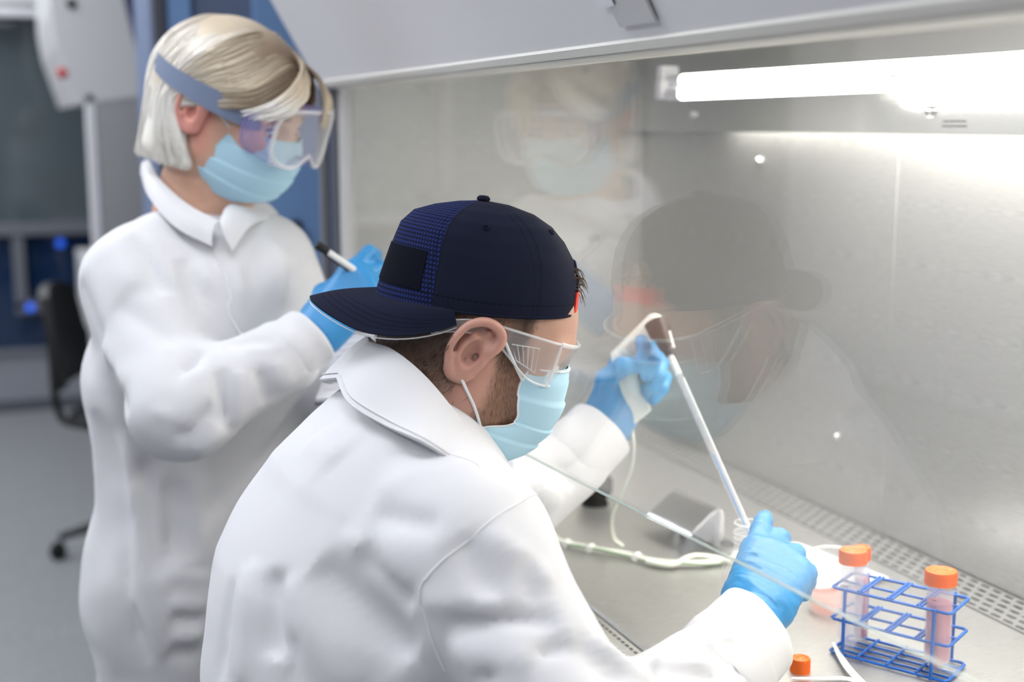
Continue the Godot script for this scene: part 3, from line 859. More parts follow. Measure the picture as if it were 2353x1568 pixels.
func labware() -> void:
	mat("tube_plastic", Color(0.93, 0.93, 0.96, 0.25), 0.3, 0.0, {"transparency": BaseMaterial3D.TRANSPARENCY_ALPHA})
	mat("pink_liquid", Color(0.82, 0.14, 0.36, 0.94), 0.3, 0.0, {"transparency": BaseMaterial3D.TRANSPARENCY_ALPHA})
	mat("rose_liquid", Color(0.92, 0.58, 0.50, 0.35), 0.3, 0.0, {"transparency": BaseMaterial3D.TRANSPARENCY_ALPHA})
	mat("blue_print", Color(0.25, 0.55, 0.82), 0.4)
	mat("green_print", Color(0.36, 0.52, 0.34), 0.5)
	mat("tubing", Color(0.86, 0.88, 0.83), 0.35)
	mat("dark_brown", Color(0.11, 0.075, 0.075), 0.4)
	# wire rack, four by two
	var e1 := V(0.509, 0, 0.861); var e2 := V(0.861, 0, -0.509)
	var o0 := V(0.857, TOP_Y, -1.164)
	var rack := thing("wire_rack", "blue coated wire tube rack standing on the steel worktop", "rack", o0, Basis(e1, Vector3.UP, -e2))
	var L := 0.136; var Wd := 0.061
	for y in [0.0035, 0.044, 0.081]:
		var loop := Mb.new()
		var pts := []
		for c in [[0.004, 0.0], [L - 0.004, 0.0], [L, -0.004], [L, -Wd + 0.004], [L - 0.004, -Wd], [0.004, -Wd], [0.0, -Wd + 0.004], [0.0, -0.004]]:
			pts.append(V(c[0], y, c[1]))
		loop.tube(PackedVector3Array(pts), 0.0019, 8, true)
		part("ring_wire", loop, M.blue_wire, rack)
		for k in [1, 2, 3]:
			for s in ([-0.0022, 0.0022] if y > 0.01 else [0.0]):
				var cw := Mb.new()
				wire(cw, [V(L * k / 4.0 + s, y + 0.0018, 0.001), V(L * k / 4.0 + s, y + 0.0018, -Wd - 0.001)])
				part("cross_wire", cw, M.blue_wire, rack)
		var lw := Mb.new()
		wire(lw, [V(0, y - 0.0012, -Wd * 0.5), V(L, y - 0.0012, -Wd * 0.5)])
		part("long_wire", lw, M.blue_wire, rack)
		if y < 0.01:
			for s in [0.25, 0.75]:
				lw = Mb.new()
				wire(lw, [V(0, y - 0.0012, -Wd * s), V(L, y - 0.0012, -Wd * s)])
				part("long_wire", lw, M.blue_wire, rack)
	for x in [0.017, L - 0.017]:
		for z in [0.003, -Wd - 0.003]:
			var po := Mb.new()
			wire(po, [V(x, 0.0025, z), V(x, 0.0835, z)], 0.0021)
			part("post", po, M.blue_wire, rack)
	centrifuge_tube(o0 + e1 * 0.0165 + e2 * 0.0155 + V(0, 0.008, 0), 0.0135, 0.115, 0.0, "empty clear tube with orange cap at the left end of the blue rack", V(0.03, 0, -0.03))
	centrifuge_tube(o0 + e1 * 0.0185 + e2 * 0.0455 + V(0, 0.008, 0), 0.0085, 0.112, 0.074, "slim pink-filled tube with orange cap standing behind the empty tube", V(-0.02, 0, -0.02))
	centrifuge_tube(o0 + e1 * 0.1185 + e2 * 0.0155 + V(0, 0.008, 0), 0.0145, 0.113, 0.078, "wide pink-filled tube with orange cap at the right end of the blue rack", V(0.02, 0, -0.03))
	# loose cap
	single("screw_cap", ridged_cap(0.0112, 0.0165, V(0.799, TOP_Y, -1.137), true), M.orange_cap, "small orange screw cap lying loose on the worktop beside the sleeve", "bottle cap")
	# white plastic tweezers / spatulas
	var tw := thing("plastic_tweezers", "white plastic tweezers lying open on the worktop in front of the rack", "tweezers")
	var a1 := Mb.new()
	a1.tube(spline([V(0.868, 0.906, -1.172), V(0.857, 0.904, -1.145), V(0.843, 0.9040, -1.108), V(0.836, 0.901, -1.07)], 6), PackedFloat32Array(_taper(19, 0.002, 0.0055)), 8, false, 0.35, Vector3.UP)
	part("arm", a1, M.white_plastic, tw)
	var a2 := Mb.new()
	a2.tube(spline([V(0.775, 0.9005, -1.118), V(0.80, 0.9005, -1.107), V(0.828, 0.901, -1.094), V(0.838, 0.901, -1.076)], 6), PackedFloat32Array(_taper(19, 0.002, 0.005)), 8, false, 0.35, Vector3.UP)
	part("arm", a2, M.white_plastic, tw)
	# beaker with a little rose liquid
	var bk := thing("glass_beaker", "small glass beaker with rose liquid standing behind the tubes", "beaker", V(0.938, TOP_Y, -1.273))
	var gb := Mb.new()
	gb.lathe([Vector2(0, 0.0), Vector2(0.026, 0.0), Vector2(0.0285, 0.003), Vector2(0.0285, 0.072), Vector2(0.030, 0.075), Vector2(0.0285, 0.0758), Vector2(0.0272, 0.073), Vector2(0.0272, 0.004), Vector2(0, 0.003)], 40, Transform3D.IDENTITY, true)
	part("glass_wall", gb, M.clear_glass, bk)
	var rim := Mb.new()
	var rp := PackedVector3Array()
	for k in 40: rp.append(V(cos(TAU * k / 40) * 0.029, 0.0755, sin(TAU * k / 40) * 0.029))
	rim.tube(rp, 0.0013, 6, true)
	part("rim", rim, M.clear_edge, bk)
	var rl := Mb.new()
	rl.lathe([Vector2(0, 0.0035), Vector2(0.027, 0.0045), Vector2(0.027, 0.0045), Vector2(0.027, 0.021), Vector2(0.027, 0.021), Vector2(0, 0.0205)], 32, Transform3D.IDENTITY, true)
	part("liquid", rl, M.rose_liquid, bk)
	# clear bottle held by the right hand
	var bt := thing("glass_bottle", "clear glass bottle held in the blue gloved hand under the pipette", "bottle", V(0.799, TOP_Y + 0.0005, -1.252))
	var gbt := Mb.new()
	gbt.lathe([Vector2(0, 0.0), Vector2(0.027, 0.0), Vector2(0.030, 0.004), Vector2(0.030, 0.075), Vector2(0.026, 0.092), Vector2(0.0165, 0.104), Vector2(0.0155, 0.112), Vector2(0.0165, 0.114), Vector2(0.0155, 0.117), Vector2(0.0165, 0.120), Vector2(0.0155, 0.123), Vector2(0.0165, 0.126), Vector2(0.0165, 0.137), Vector2(0.0145, 0.1385), Vector2(0.013, 0.137), Vector2(0.013, 0.104), Vector2(0.027, 0.074), Vector2(0.027, 0.005), Vector2(0, 0.004)], 40, Transform3D.IDENTITY, true)
	part("glass_wall", gbt, M.clear_glass, bt)
	var nr := Mb.new()
	for y in [0.114, 0.120, 0.126, 0.1375]:
		var ring := PackedVector3Array()
		for k in 32: ring.append(V(cos(TAU * k / 32) * 0.0165, y, sin(TAU * k / 32) * 0.0165))
		nr.tube(ring, 0.0008, 6, true)
	part("neck_thread", nr, M.clear_edge, bt)
	var med := Mb.new()
	med.lathe([Vector2(0, 0.0045), Vector2(0.0268, 0.0055), Vector2(0.0268, 0.03), Vector2(0.0268, 0.03), Vector2(0, 0.03)], 32, Transform3D.IDENTITY, true)
	part("liquid", med, M.clear_plastic, bt)
	# crumpled white wipe behind the bottle
	var rows := []
	var nz := FastNoiseLite.new(); nz.seed = 4; nz.frequency = 22.0
	for i in 17:
		var row := PackedVector3Array()
		for j in 21:
			var p := V(0.985 + (i / 16.0 - 0.5) * 0.11 + (j / 20.0) * 0.03, 0, -1.415 + (j / 20.0 - 0.5) * 0.17)
			p.y = TOP_Y + 0.006 + 0.016 * (nz.get_noise_2d(p.x, p.z) + 0.5) * sin(PI * clampf(i / 16.0, 0.05, 0.95)) * sin(PI * clampf(j / 20.0, 0.05, 0.95))
			row.append(p)
		rows.append(row)
	var wp := Mb.new()
	wp.sheet(rows, 0.0008, true)
	single("paper_wipe", wp, M.paper, "crumpled white paper wipe lying behind the gloved hand", "paper wipe")
	# bent steel rest
	var br := thing("steel_bracket", "bent stainless steel bracket standing on the worktop behind the sash", "bracket")
	var d := V(0.06, 0, 0.62).normalized()
	var c0 := V(0.926, 0, -1.578)
	var side := V(0.995, 0, -0.095)
	var prof := [Vector2(-0.058, 0.927), Vector2(-0.052, 0.934), Vector2(-0.020, 0.957), Vector2(-0.010, 0.961), Vector2(-0.002, 0.958), Vector2(0.0, 0.950), Vector2(0.0, 0.901), Vector2(0.004, 0.8990), Vector2(0.035, 0.8990)]
	rows = []
	for k in prof.size():
		var row := PackedVector3Array()
		for s in 6:
			row.append(c0 + side * prof[k].x + d * (s / 5.0 - 0.5) * 0.108 + V(0, prof[k].y, 0))
		rows.append(row)
	var bm := Mb.new()
	bm.sheet(rows, 0.0018)
	part("bent_sheet", bm, M.chrome, br)
	var gs := Mb.new()
	gs.box(c0 + side * -0.006 + d * 0.050 + V(0, 0.9285, 0), V(0.0025, 0.06, 0.012), frame(side, Vector3.UP), 0.0005)
	part("web", gs, M.chrome, br)
	gs = Mb.new()
	gs.box(c0 + side * -0.006 + d * -0.050 + V(0, 0.9285, 0), V(0.0025, 0.06, 0.012), frame(side, Vector3.UP), 0.0005)
	part("web", gs, M.chrome, br)
	# black valve knob at the far front of the chamber
	var kn := Mb.new()
	kn.lathe([Vector2(0, 0.05), Vector2(0.022, 0.048), Vector2(0.028, 0.04), Vector2(0.028, 0.02), Vector2(0.018, 0.012), Vector2(0.022, 0.0)], 20, Transform3D(Basis.IDENTITY, V(0.86, TOP_Y, -1.80)), true)
	single("valve_knob", kn, M.black_rubber, "black rubber knob standing on the worktop behind the sleeve", "knob")
	pipette()

func _taper(m: int, a: float, b: float) -> Array:
	var out := []
	for k in m: out.append(lerpf(a, b, sin(PI * 0.5 * k / (m - 1))))
	return out

func pipette() -> void:
	var top := V(0.7680, 1.2170, -1.3967)
	var tipdir := (V(0.800, 1.023, -1.251) - top).normalized()
	var o := thing("pipette_controller", "cream pistol-grip pipette controller held in the raised gloved hand", "pipette controller")
	# profile plane: right of the picture and up, at the grip
	var ex := V(0.90, 0, 0.43).normalized()
	var ez := ex.cross(Vector3.UP)
	var org := V(0.7520, 1.1783, -1.4695)
	var k := 0.000534
	var px := [[1430, 986], [1455, 986], [1500, 946], [1474, 908], [1464, 850], [1464, 822], [1478, 794], [1503, 770], [1536, 752], [1534, 736], [1522, 717], [1508, 713], [1494, 713], [1400, 812], [1404, 835], [1413, 870], [1417, 900]]
	var pts := []
	for p in px: pts.append(Vector2((p[0] - 1450.0) * k, -(p[1] - 860.0) * k))
	var body := soft_prism(pts, 0.032, 0.005, Transform3D(Basis(ex, Vector3.UP, ez), org))
	part("housing", body, M.cream_plastic, o)
	var trig := Mb.new()
	trig.box(org + ex * 0.011 + V(0, 0.002, 0), V(0.018, 0.026, 0.018), Basis(ex, Vector3.UP, ez), 0.004)
	trig.box(org + ex * 0.016 + V(0, 0.028, 0), V(0.016, 0.016, 0.018), Basis(ex, Vector3.UP, ez), 0.004)
	part("trigger", trig, M.black_plastic, o, "dark trigger buttons")
	var nz := Mb.new()
	var n0 := top - tipdir * 0.045
	nz.tube(PackedVector3Array([n0, n0 + tipdir * 0.018, n0 + tipdir * 0.02, top - tipdir * 0.008, top - tipdir * 0.004, top + tipdir * 0.004]), PackedFloat32Array([0.0155, 0.0145, 0.0115, 0.0095, 0.007, 0.006]), 18)
	part("nose_cone", nz, M.dark_brown, o, "dark nose cone")
	var st := Mb.new()
	st.tube(PackedVector3Array([n0 + tipdir * 0.004 + ex * 0.0125 + ez * 0.006, top - tipdir * 0.008 + ex * 0.0075 + ez * 0.005]), 0.0028, 8)
	part("filter_strip", st, M.white_plastic, o)
	# serological pipette
	var p := thing("serological_pipette", "long clear pipette with blue print reaching into the bottle", "pipette")
	var tipend := top + tipdir * 0.285
	var sh := Mb.new()
	sh.tube(PackedVector3Array([top, top + tipdir * 0.03, top + tipdir * 0.032, top + tipdir * 0.262, tipend]), PackedFloat32Array([0.0036, 0.0036, 0.0046, 0.0046, 0.0012]), 18)
	part("tube_wall", sh, M.tube_plastic, p)
	var col := Mb.new()
	col.tube(PackedVector3Array([top + tipdir * 0.004, top + tipdir * 0.03]), 0.0042, 14)
	part("white_collar", col, M.white_plastic, p)
	var stripe := Mb.new()
	var sd := -ex * 0.0012 + ez * 0.0046
	stripe.tube(PackedVector3Array([top + tipdir * 0.14 + sd, top + tipdir * 0.255 + sd]), 0.0009, 6)
	part("blue_stripe", stripe, M.blue_print, p)
	var white := Mb.new()
	var sd2 := ex * 0.0040 + ez * 0.0022
	white.tube(PackedVector3Array([top + tipdir * 0.035 + sd2, top + tipdir * 0.255 + sd2]), 0.0011, 6)
	part("white_stripe", white, M.white_plastic, p)
	# cable from the grip down to the worktop
	var cb := thing("cable", "thin pale cable hanging from the pipette controller to the worktop", "cable")
	var cm := Mb.new()
	cm.tube(spline([V(0.7480, 1.1103, -1.4568), V(0.7480, 1.0837, -1.4509), V(0.7520, 1.0501, -1.4664), V(0.7600, 1.0011, -1.5117), V(0.7700, 0.9596, -1.5551), V(0.7800, 0.9221, -1.5702), V(0.790, 0.9105, -1.560)], 8), 0.0024, 8)
	part("cord", cm, M.tubing, cb)
	# vacuum hose lying on the worktop
	var hs := thing("hose", "pale hose with green stripe lying across the worktop", "hose")
	var hp := spline([V(0.715, 0.935, -1.70), V(0.722, 0.905, -1.645), V(0.742, 0.9040, -1.600), V(0.785, 0.9040, -1.548), V(0.812, 0.9040, -1.502), V(0.862, 0.9040, -1.474), V(0.915, 0.9040, -1.475), V(0.99, 0.9040, -1.50)], 8)
	var hm := Mb.new()
	hm.tube(hp, 0.0042, 10)
	part("hose_wall", hm, M.tubing, hs)
	var gp := PackedVector3Array()
	for q in hp.size(): gp.append(hp[q] + V(-0.0022, 0.0022 * cos(q * 0.35), 0.0030))
	var gm := Mb.new()
	gm.tube(gp, 0.0014, 6)
	part("green_stripe", gm, M.green_print, hs)
	var hp2 := spline([V(0.800, 0.9040, -1.508), V(0.824, 0.905, -1.480), V(0.866, 0.910, -1.488), V(0.91, 0.905, -1.462)], 8)
	var h2 := Mb.new()
	h2.tube(hp2, 0.0036, 10)
	part("hose_loop", h2, M.tubing, hs)
	for q in [12, 18, 27]:
		var cl := Mb.new()
		cl.tube(PackedVector3Array([hp[q] - V(0.004, 0, -0.004), hp[q] + V(0.005, 0, -0.004)]), 0.0056, 10)
		part("clip", cl, M.white_plastic, hs)

# ---------------------------------------------------------------- people: shared pieces

# head, face and neck in the head's own axes: x forward, y up, z to the person's right, origin between the ears
func head_field(f: Field, neck_to: Vector3, neck_r: float, female: bool) -> void:
	f.ball(V(-0.004, 0.042, 0), V(0.098, 0.085, 0.075), 0.02)
	f.ball(V(0.042, 0.030, 0), V(0.051, 0.054, 0.055), 0.03)
	f.ball(V(0.060, -0.028, 0), V(0.040, 0.050, 0.052), 0.03)
	for s in [-1.0, 1.0]:
		f.ball(V(0.070, -0.016, 0.035 * s), V(0.024, 0.022, 0.022), 0.025)
		f.cap(V(0.008, -0.045, 0.050 * s), V(0.062, -0.078, 0.021 * s), 0.015, 0.017, 0.025)
		f.cap(V(0.002, -0.003, 0.090 * s), V(0.004, -0.003, 0.058 * s), 0.0036, 0.0034, 0.004, Vector3.ZERO, 1.0, -1.0)
		f.cap(V(0.012, -0.01, 0.057 * s), V(0.010, -0.046, 0.051 * s), 0.014, 0.014, 0.025)
		f.cap(V(0.088, 0.024, 0.010 * s), V(0.078, 0.023, 0.044 * s), 0.009, 0.008, 0.02)
	f.cap(V(0.070, -0.078, 0.010), V(0.070, -0.078, -0.010), 0.019, 0.019, 0.02)
	f.cap(V(0.090, 0.016, 0), V(0.103, -0.020, 0), 0.008, 0.0095, 0.014)
	f.ball(V(0.100, -0.022, 0.009), V(0.009, 0.007, 0.007), 0.008)
	f.ball(V(0.100, -0.022, -0.009), V(0.009, 0.007, 0.007), 0.008)
	f.cap(V(0.089, -0.044, 0.012), V(0.089, -0.044, -0.012), 0.009, 0.009, 0.012)
	f.cap(V(0.087, -0.055, 0.010), V(0.087, -0.055, -0.010), 0.009, 0.009, 0.012)
	f.cap(V(-0.024, -0.03, 0), neck_to, neck_r, neck_r * 1.1, 0.05)
	f.cap(V(0.02, -0.06, 0), neck_to + V(0.03, 0.02, 0), neck_r * 0.75, neck_r * 0.9, 0.05)
	for s in [-1.0, 1.0]:
		f.ball(V(0.098, 0.002, 0.032 * s), V(0.016, 0.011, 0.016), 0.014, Basis.IDENTITY, -1.0)

# an ear, in its own upright axes: x forward, y up, z away from the head
func ear_field(f: Field, xf: Transform3D) -> void:
	var q := spline(func_ear(), 4)
	for i in q.size() - 1:
		f.cap(xf * q[i], xf * q[i + 1], 0.0037 - 0.0008 * i / q.size(), 0.0037 - 0.0008 * (i + 1) / q.size(), 0.004)
	var anti := [V(-0.004, 0.020, 0.007), V(-0.012, 0.012, 0.009), V(-0.0155, 0.000, 0.0095), V(-0.012, -0.011, 0.009), V(-0.003, -0.0165, 0.008)]
	for i in anti.size() - 1:
		f.cap(xf * anti[i], xf * anti[i + 1], 0.0034, 0.0036, 0.005)
	f.ball(xf * V(-0.010, 0.004, 0.002), V(0.017, 0.027, 0.0042), 0.006, xf.basis)
	f.ball(xf * V(-0.002, -0.026, 0.006), V(0.0095, 0.0085, 0.0042), 0.008, xf.basis)
	f.ball(xf * V(0.0065, -0.002, 0.0065), V(0.005, 0.0075, 0.0036), 0.005, xf.basis)
	f.cap(xf * V(0.004, 0.010, 0.001), xf * V(0.004, -0.02, 0.001), 0.008, 0.008, 0.008)
	f.ball(xf * V(-0.0035, -0.003, 0.0098), V(0.0080, 0.0120, 0.0070), 0.004, xf.basis, -1.0)
	f.ball(xf * V(-0.009, 0.019, 0.0115), V(0.0075, 0.0040, 0.0045), 0.004, xf.basis, -1.0)
	f.ball(xf * V(-0.0195, 0.004, 0.0140), V(0.0022, 0.014, 0.0040), 0.003, xf.basis, -1.0)
	f.ball(xf * V(0.0015, -0.003, 0.001), V(0.0030, 0.0048, 0.009), 0.002, xf.basis, -1.0)

func func_ear() -> Array:
	return [V(0.001, 0.004, 0.006), V(0.008, 0.011, 0.007), V(0.0105, 0.020, 0.007), V(0.006, 0.0285, 0.008), V(-0.004, 0.0315, 0.010), V(-0.015, 0.0275, 0.013), V(-0.0225, 0.017, 0.015), V(-0.0245, 0.003, 0.0155), V(-0.022, -0.010, 0.0145), V(-0.016, -0.020, 0.0115), V(-0.008, -0.028, 0.008)]

# a gloved hand: o wrist, b axes (x to the fingers, y back of the hand), side +1 when the thumb lies at +z
func hand_field(f: Field, o: Vector3, b: Basis, side: float, curl: Array, thumb: Array, fat := 1.0) -> void:
	var zz := [0.027, 0.009, -0.010, -0.027]
	var bx := [0.090, 0.094, 0.089, 0.080]
	var ln := [[0.042, 0.025, 0.021], [0.046, 0.029, 0.022], [0.042, 0.027, 0.021], [0.034, 0.021, 0.019]]
	f.cap(o + b * V(-0.055, 0, 0), o + b * V(0.005, 0, 0), 0.026 * fat, 0.025 * fat, 0.02, b.y, 1.15)
	for i in 4:
		var z: float = zz[i] * side
		var p := V(bx[i], 0.002 - 0.25 * absf(zz[i]) * 0.3, z)
		f.cap(o + b * V(0.005, 0, z * 0.62), o + b * p, 0.0165 * fat, 0.0122 * fat, 0.016)
		var ang := 0.0
		var r := (0.0098 if i < 3 else 0.0086) * fat
		for j in 3:
			ang += deg_to_rad(curl[i][j + 1])
			var sp := tan(deg_to_rad(curl[i][0])) * side * cos(ang)
			var d := V(cos(ang), -sin(ang), sp).normalized()
			var e: Vector3 = p + d * ln[i][j]
			f.cap(o + b * p, o + b * e, r, r * 0.92, 0.005 if j > 0 else 0.009)
			r *= 0.92
			p = e
	var tr := [0.0165, 0.0125, 0.0112, 0.0095]
	for i in thumb.size() - 1:
		var t0: Vector3 = thumb[i]; var t1: Vector3 = thumb[i + 1]
		f.cap(o + b * V(t0.x, t0.y, t0.z * side), o + b * V(t1.x, t1.y, t1.z * side), tr[i] * fat, tr[i + 1] * fat, 0.014 if i == 0 else 0.006)

# a pleated mask between near-edge and middle points given per row; mirrored in z
func face_mask(parent: Node3D, ctrl: Array, m: Material, edge_m: Material) -> MeshInstance3D:
	var ee := []; var mm := []
	for c in ctrl: ee.append(c[0]); mm.append(c[1])
	var e := spline(ee, 8); var c := spline(mm, 8)
	var rows := []
	for i in e.size():
		var row := PackedVector3Array()
		var t := float(i) / (e.size() - 1)
		var pl := t * 4.0
		var step := 0.0
		if t > 0.10 and t < 0.92:
			var fr := pl - floorf(pl)
			step = 0.0026 * (1.0 - fr) - 0.0010
		for j in 41:
			var u := j / 20.0 - 1.0
			var a := absf(u)
			var w := 1.0 - pow(a, 2.0)
			var p := V(lerpf(c[i].x, e[i].x, pow(a, 2.1)), lerpf(c[i].y, e[i].y, a * a), signf(u) * e[i].z * sin(a * PI * 0.5))
			p.x += step * (0.35 + 0.65 * w)
			p.z += signf(u) * step * a * 0.8
			row.append(p)
		rows.append(row)
	var mb := Mb.new()
	mb.sheet(rows, 0.0012)
	var o := part("face_mask", mb, m, parent)
	for s in [0, 40]:
		var col := PackedVector3Array()
		for i in rows.size(): col.append(rows[i][s])
		var em := Mb.new()
		em.tube(col, 0.0011, 6)
		part("edge_band", em, edge_m, o)
	var tp := Mb.new()
	var trow: PackedVector3Array = rows[1]
	tp.tube(trow, 0.0013, 6)
	part("top_band", tp, edge_m, o)
	return o

# short hair blades on the skin, in the head's own axes
func blades(mb: Mb, pts: PackedVector3Array, nrm: PackedVector3Array, flow: Vector3, length: float, width: float, rng: RandomNumberGenerator, c0: Color, c1: Color) -> void:
	for i in pts.size():
		var n := nrm[i]
		var d := flow + Vector3(rng.randf_range(-0.5, 0.5), rng.randf_range(-0.5, 0.5), rng.randf_range(-0.5, 0.5))
		d = (d - n * d.dot(n)).normalized() + n * rng.randf_range(0.15, 0.45)
		var side := d.cross(n).normalized() * width
		var l := length * rng.randf_range(0.6, 1.3)
		var col := c0.lerp(c1, rng.randf())
		var nn := n
		var a := mb.vert(pts[i] - side, nn, Vector2.ZERO, col); var b := mb.vert(pts[i] + side, nn, Vector2.ZERO, col)
		var mid := pts[i] + d * l * 0.55
		var e := mb.vert(mid + side * 0.7, nn, Vector2.ZERO, col); var g := mb.vert(mid - side * 0.7, nn, Vector2.ZERO, col)
		var t := mb.vert(pts[i] + d * l - n * l * 0.12, nn, Vector2.ZERO, col)
		mb.tri(a, b, e); mb.tri(a, e, g); mb.tri(g, e, t)
	mb.colored = true

func cuff(at: Vector3, to: Vector3, r0: float, r1: float, parent: Node3D) -> void:
	var y := (to - at).normalized()
	var b := frame(V(0.2, 0.1, 1), y)
	b = Basis(b.x, y, b.x.cross(y))
	var l := at.distance_to(to)
	var rows := []
	var prof := [[r0 * 0.97, -0.01], [r0 * 1.03, 0.0], [r0 * 1.02, 0.3 * l], [r1 * 1.06, 0.55 * l], [r1 * 1.05, 0.8 * l], [r1 * 1.03, l - 0.003], [r1 * 1.01, l], [r1 * 0.95, l - 0.001], [r1 * 0.93, l - 0.02]]
	for i in prof.size():
		var row := PackedVector3Array()
		for k in 48:
			var q := TAU * k / 48.0
			var wob := 1.0 + 0.02 * sin(q * 3.0 + i * 0.5) + 0.012 * sin(q * 7.0 - i)
			row.append(at + y * prof[i][1] + (b.x * cos(q) + b.z * sin(q)) * prof[i][0] * wob)
		rows.append(row)
	var mb := Mb.new()
	mb.grid(rows, true, true)
	part("cuff", mb, M.cotton, parent)

func skin_tone(p: Vector3, nz: FastNoiseLite) -> Color:
	var a := nz.get_noise_3dv(p * 60.0) * 0.5 + nz.get_noise_3dv(p * 220.0) * 0.3
	return Color(0.51 + 0.05 * a, 0.30 + 0.04 * a, 0.222 + 0.035 * a)

# ---------------------------------------------------------------- the seated man

func cap_point(x: float, y: float, z: float) -> Vector3:
	return V(-0.008, 0.038, 0) + V(0.967, 0.254, 0) * x + V(-0.254, 0.967, 0) * y + V(0, 0, z)

func cap_profile(back: float, t: float) -> Vector2:
	# t from rim 0 to button 1 -> (radius share, height share)
	var front := [Vector2(1.0, 0.0), Vector2(1.015, 0.16), Vector2(1.0, 0.33), Vector2(0.955, 0.50), Vector2(0.86, 0.66), Vector2(0.72, 0.80), Vector2(0.52, 0.905), Vector2(0.27, 0.972), Vector2(0.0, 1.0)]
	var rear := [Vector2(1.0, 0.03), Vector2(0.955, 0.22), Vector2(0.905, 0.40), Vector2(0.855, 0.58), Vector2(0.80, 0.735), Vector2(0.68, 0.855), Vector2(0.48, 0.925), Vector2(0.25, 0.972), Vector2(0.0, 1.0)]
	var k := clampf(t, 0.0, 1.0) * 8.0
	var i := mini(int(k), 7)
	var f := k - i
	var a: Vector2 = front[i].lerp(front[i + 1], f); var b: Vector2 = rear[i].lerp(rear[i + 1], f)
	return a.lerp(b, back)

func crown_point(q: float, t: float) -> Vector3:
	# q: 0 at the wearer's forehead, PI at the bill, toward +z in between
	var back := smoothstep(0.35, 1.0, 0.5 - 0.5 * cos(q))
	var p := cap_profile(back, t)
	var seam := absf(fposmod(q / (PI / 3.0) + 0.5, 1.0) - 0.5) * (PI / 3.0) * 0.1 * p.x
	var groove := 0.0007 * exp(-pow(seam / 0.0016, 2.0)) if t > 0.02 else 0.0
	var r := p.x - groove * 10.0
	var hollow := 0.0016 * sin(q * 5.0 + t * 7.0) * sin(t * PI) * (1.0 - back)
	r *= 1.0 + 0.035 * pow(sin(q * 2.0), 2.0) * smoothstep(-0.2, 0.6, cos(q))
	return cap_point(cos(q) * (0.1015 + hollow) * r, p.y * 0.1055 - (0.0 if t > 0.0 else 0.001), sin(q) * (0.0845 + hollow) * r)

func cap_texture() -> ImageTexture:
	var w := 2048; var h := 1024
	var im := Image.create(w, h, false, Image.FORMAT_RGBA8)
	var navy := Color(0.100, 0.112, 0.175)
	var dark := Color(0.08, 0.092, 0.17)
	var dot := Color(0.145, 0.195, 0.40)
	var f := FastNoiseLite.new(); f.seed = 8; f.frequency = 0.4
	for y in h:
		var t := float(y) / h
		for x in w:
			var q := float(x) / w * TAU
			var rel := q - PI
			var c := navy
			var tw := 0.5 + 0.5 * sin((x * 0.9 + y * 0.5) * 1.9) * sin((y * 1.1 - x * 0.4) * 1.7)
			c = navy.lerp(Color(0.145, 0.16, 0.235), 0.6 * tw * (0.5 + 0.5 * f.get_noise_2d(x, y)))
			if absf(rel) < PI / 3.0 * 1.02 and t < 0.97:
				var u := rel * 92.0 * cap_profile(1.0, t).x
				var s := t * 118.0
				var cell := 3.5
				var r := int(floorf(s / cell))
				var lx := fposmod(u + (cell * 0.5 if r % 2 else 0.0), cell) - cell * 0.5
				var ly := fposmod(s, cell) - cell * 0.5
				c = dark
				if sqrt(lx * lx + ly * ly) < cell * 0.36: c = dot
			# stitch lines beside the seams and round the rim
			var sm := absf(fposmod(q / (PI / 3.0) + 0.5, 1.0) - 0.5) * (PI / 3.0) * 95.0 * maxf(0.15, 1.0 - t * 0.9)
			if sm > 2.2 and sm < 2.9 and (x / 3 + y / 5) % 3 != 0: c = c.darkened(0.45)
			if absf(t - 0.085) < 0.004 and (x / 6) % 3 != 0: c = c.darkened(0.45)
			# red thread on the bill-side centre seam
			if absf(rel - 0.16) < 0.006 and ((t > 0.03 and t < 0.20) or (t > 0.46 and t < 0.56) or (t > 0.62 and t < 0.65)): c = Color(0.62, 0.07, 0.10)
			im.set_pixel(x, y, c)
	return ImageTexture.create_from_image(im)

func bill_texture() -> ImageTexture:
	var w := 1024; var h := 512
	var im := Image.create(w, h, false, Image.FORMAT_RGBA8)
	for y in h:
		for x in w:
			var t := float(y) / h
			var c := Color(0.100, 0.112, 0.175)
			var tw := 0.5 + 0.5 * sin((x + y * 0.6) * 2.1) * sin((y - x * 0.5) * 1.9)
			c = c.lerp(Color(0.145, 0.16, 0.235), 0.6 * tw)
			for k in [0.52, 0.62, 0.72, 0.82]:
				if absf(t - k) < 0.009: c = Color(0.075, 0.085, 0.17) if (x / 5) % 4 != 0 else c.darkened(0.3)
			im.set_pixel(x, y, c)
	return ImageTexture.create_from_image(im)

func bill_point(s: float, t: float) -> Vector3:
	# s -1..1 across (plus is +z), t 0 at the crown, 1 at the outer edge
	var q := PI - s * 1.30
	var a := V(cos(q) * 0.1005, 0.002, sin(q) * 0.0845)
	var q2 := PI - s * 1.42
	var reach := pow(cos(clampf(s, -1.0, 1.0) * PI * 0.5 * 0.985), 0.55)
	var b := V(cos(q2) * 0.0985 - 0.067 * reach, 0.0, sin(q2) * 0.0865)
	var p := a.lerp(b, t)
	var out := t * reach
	p.y = 0.002 - 0.010 * out + 0.004 * sin(t * PI) * reach - 8.4 * p.z * p.z * smoothstep(0.0, 1.0, t) * clampf(reach * 1.3, 0.0, 1.0) * 0.55 - 0.006 * s * s * t
	return cap_point(p.x, p.y, p.z)

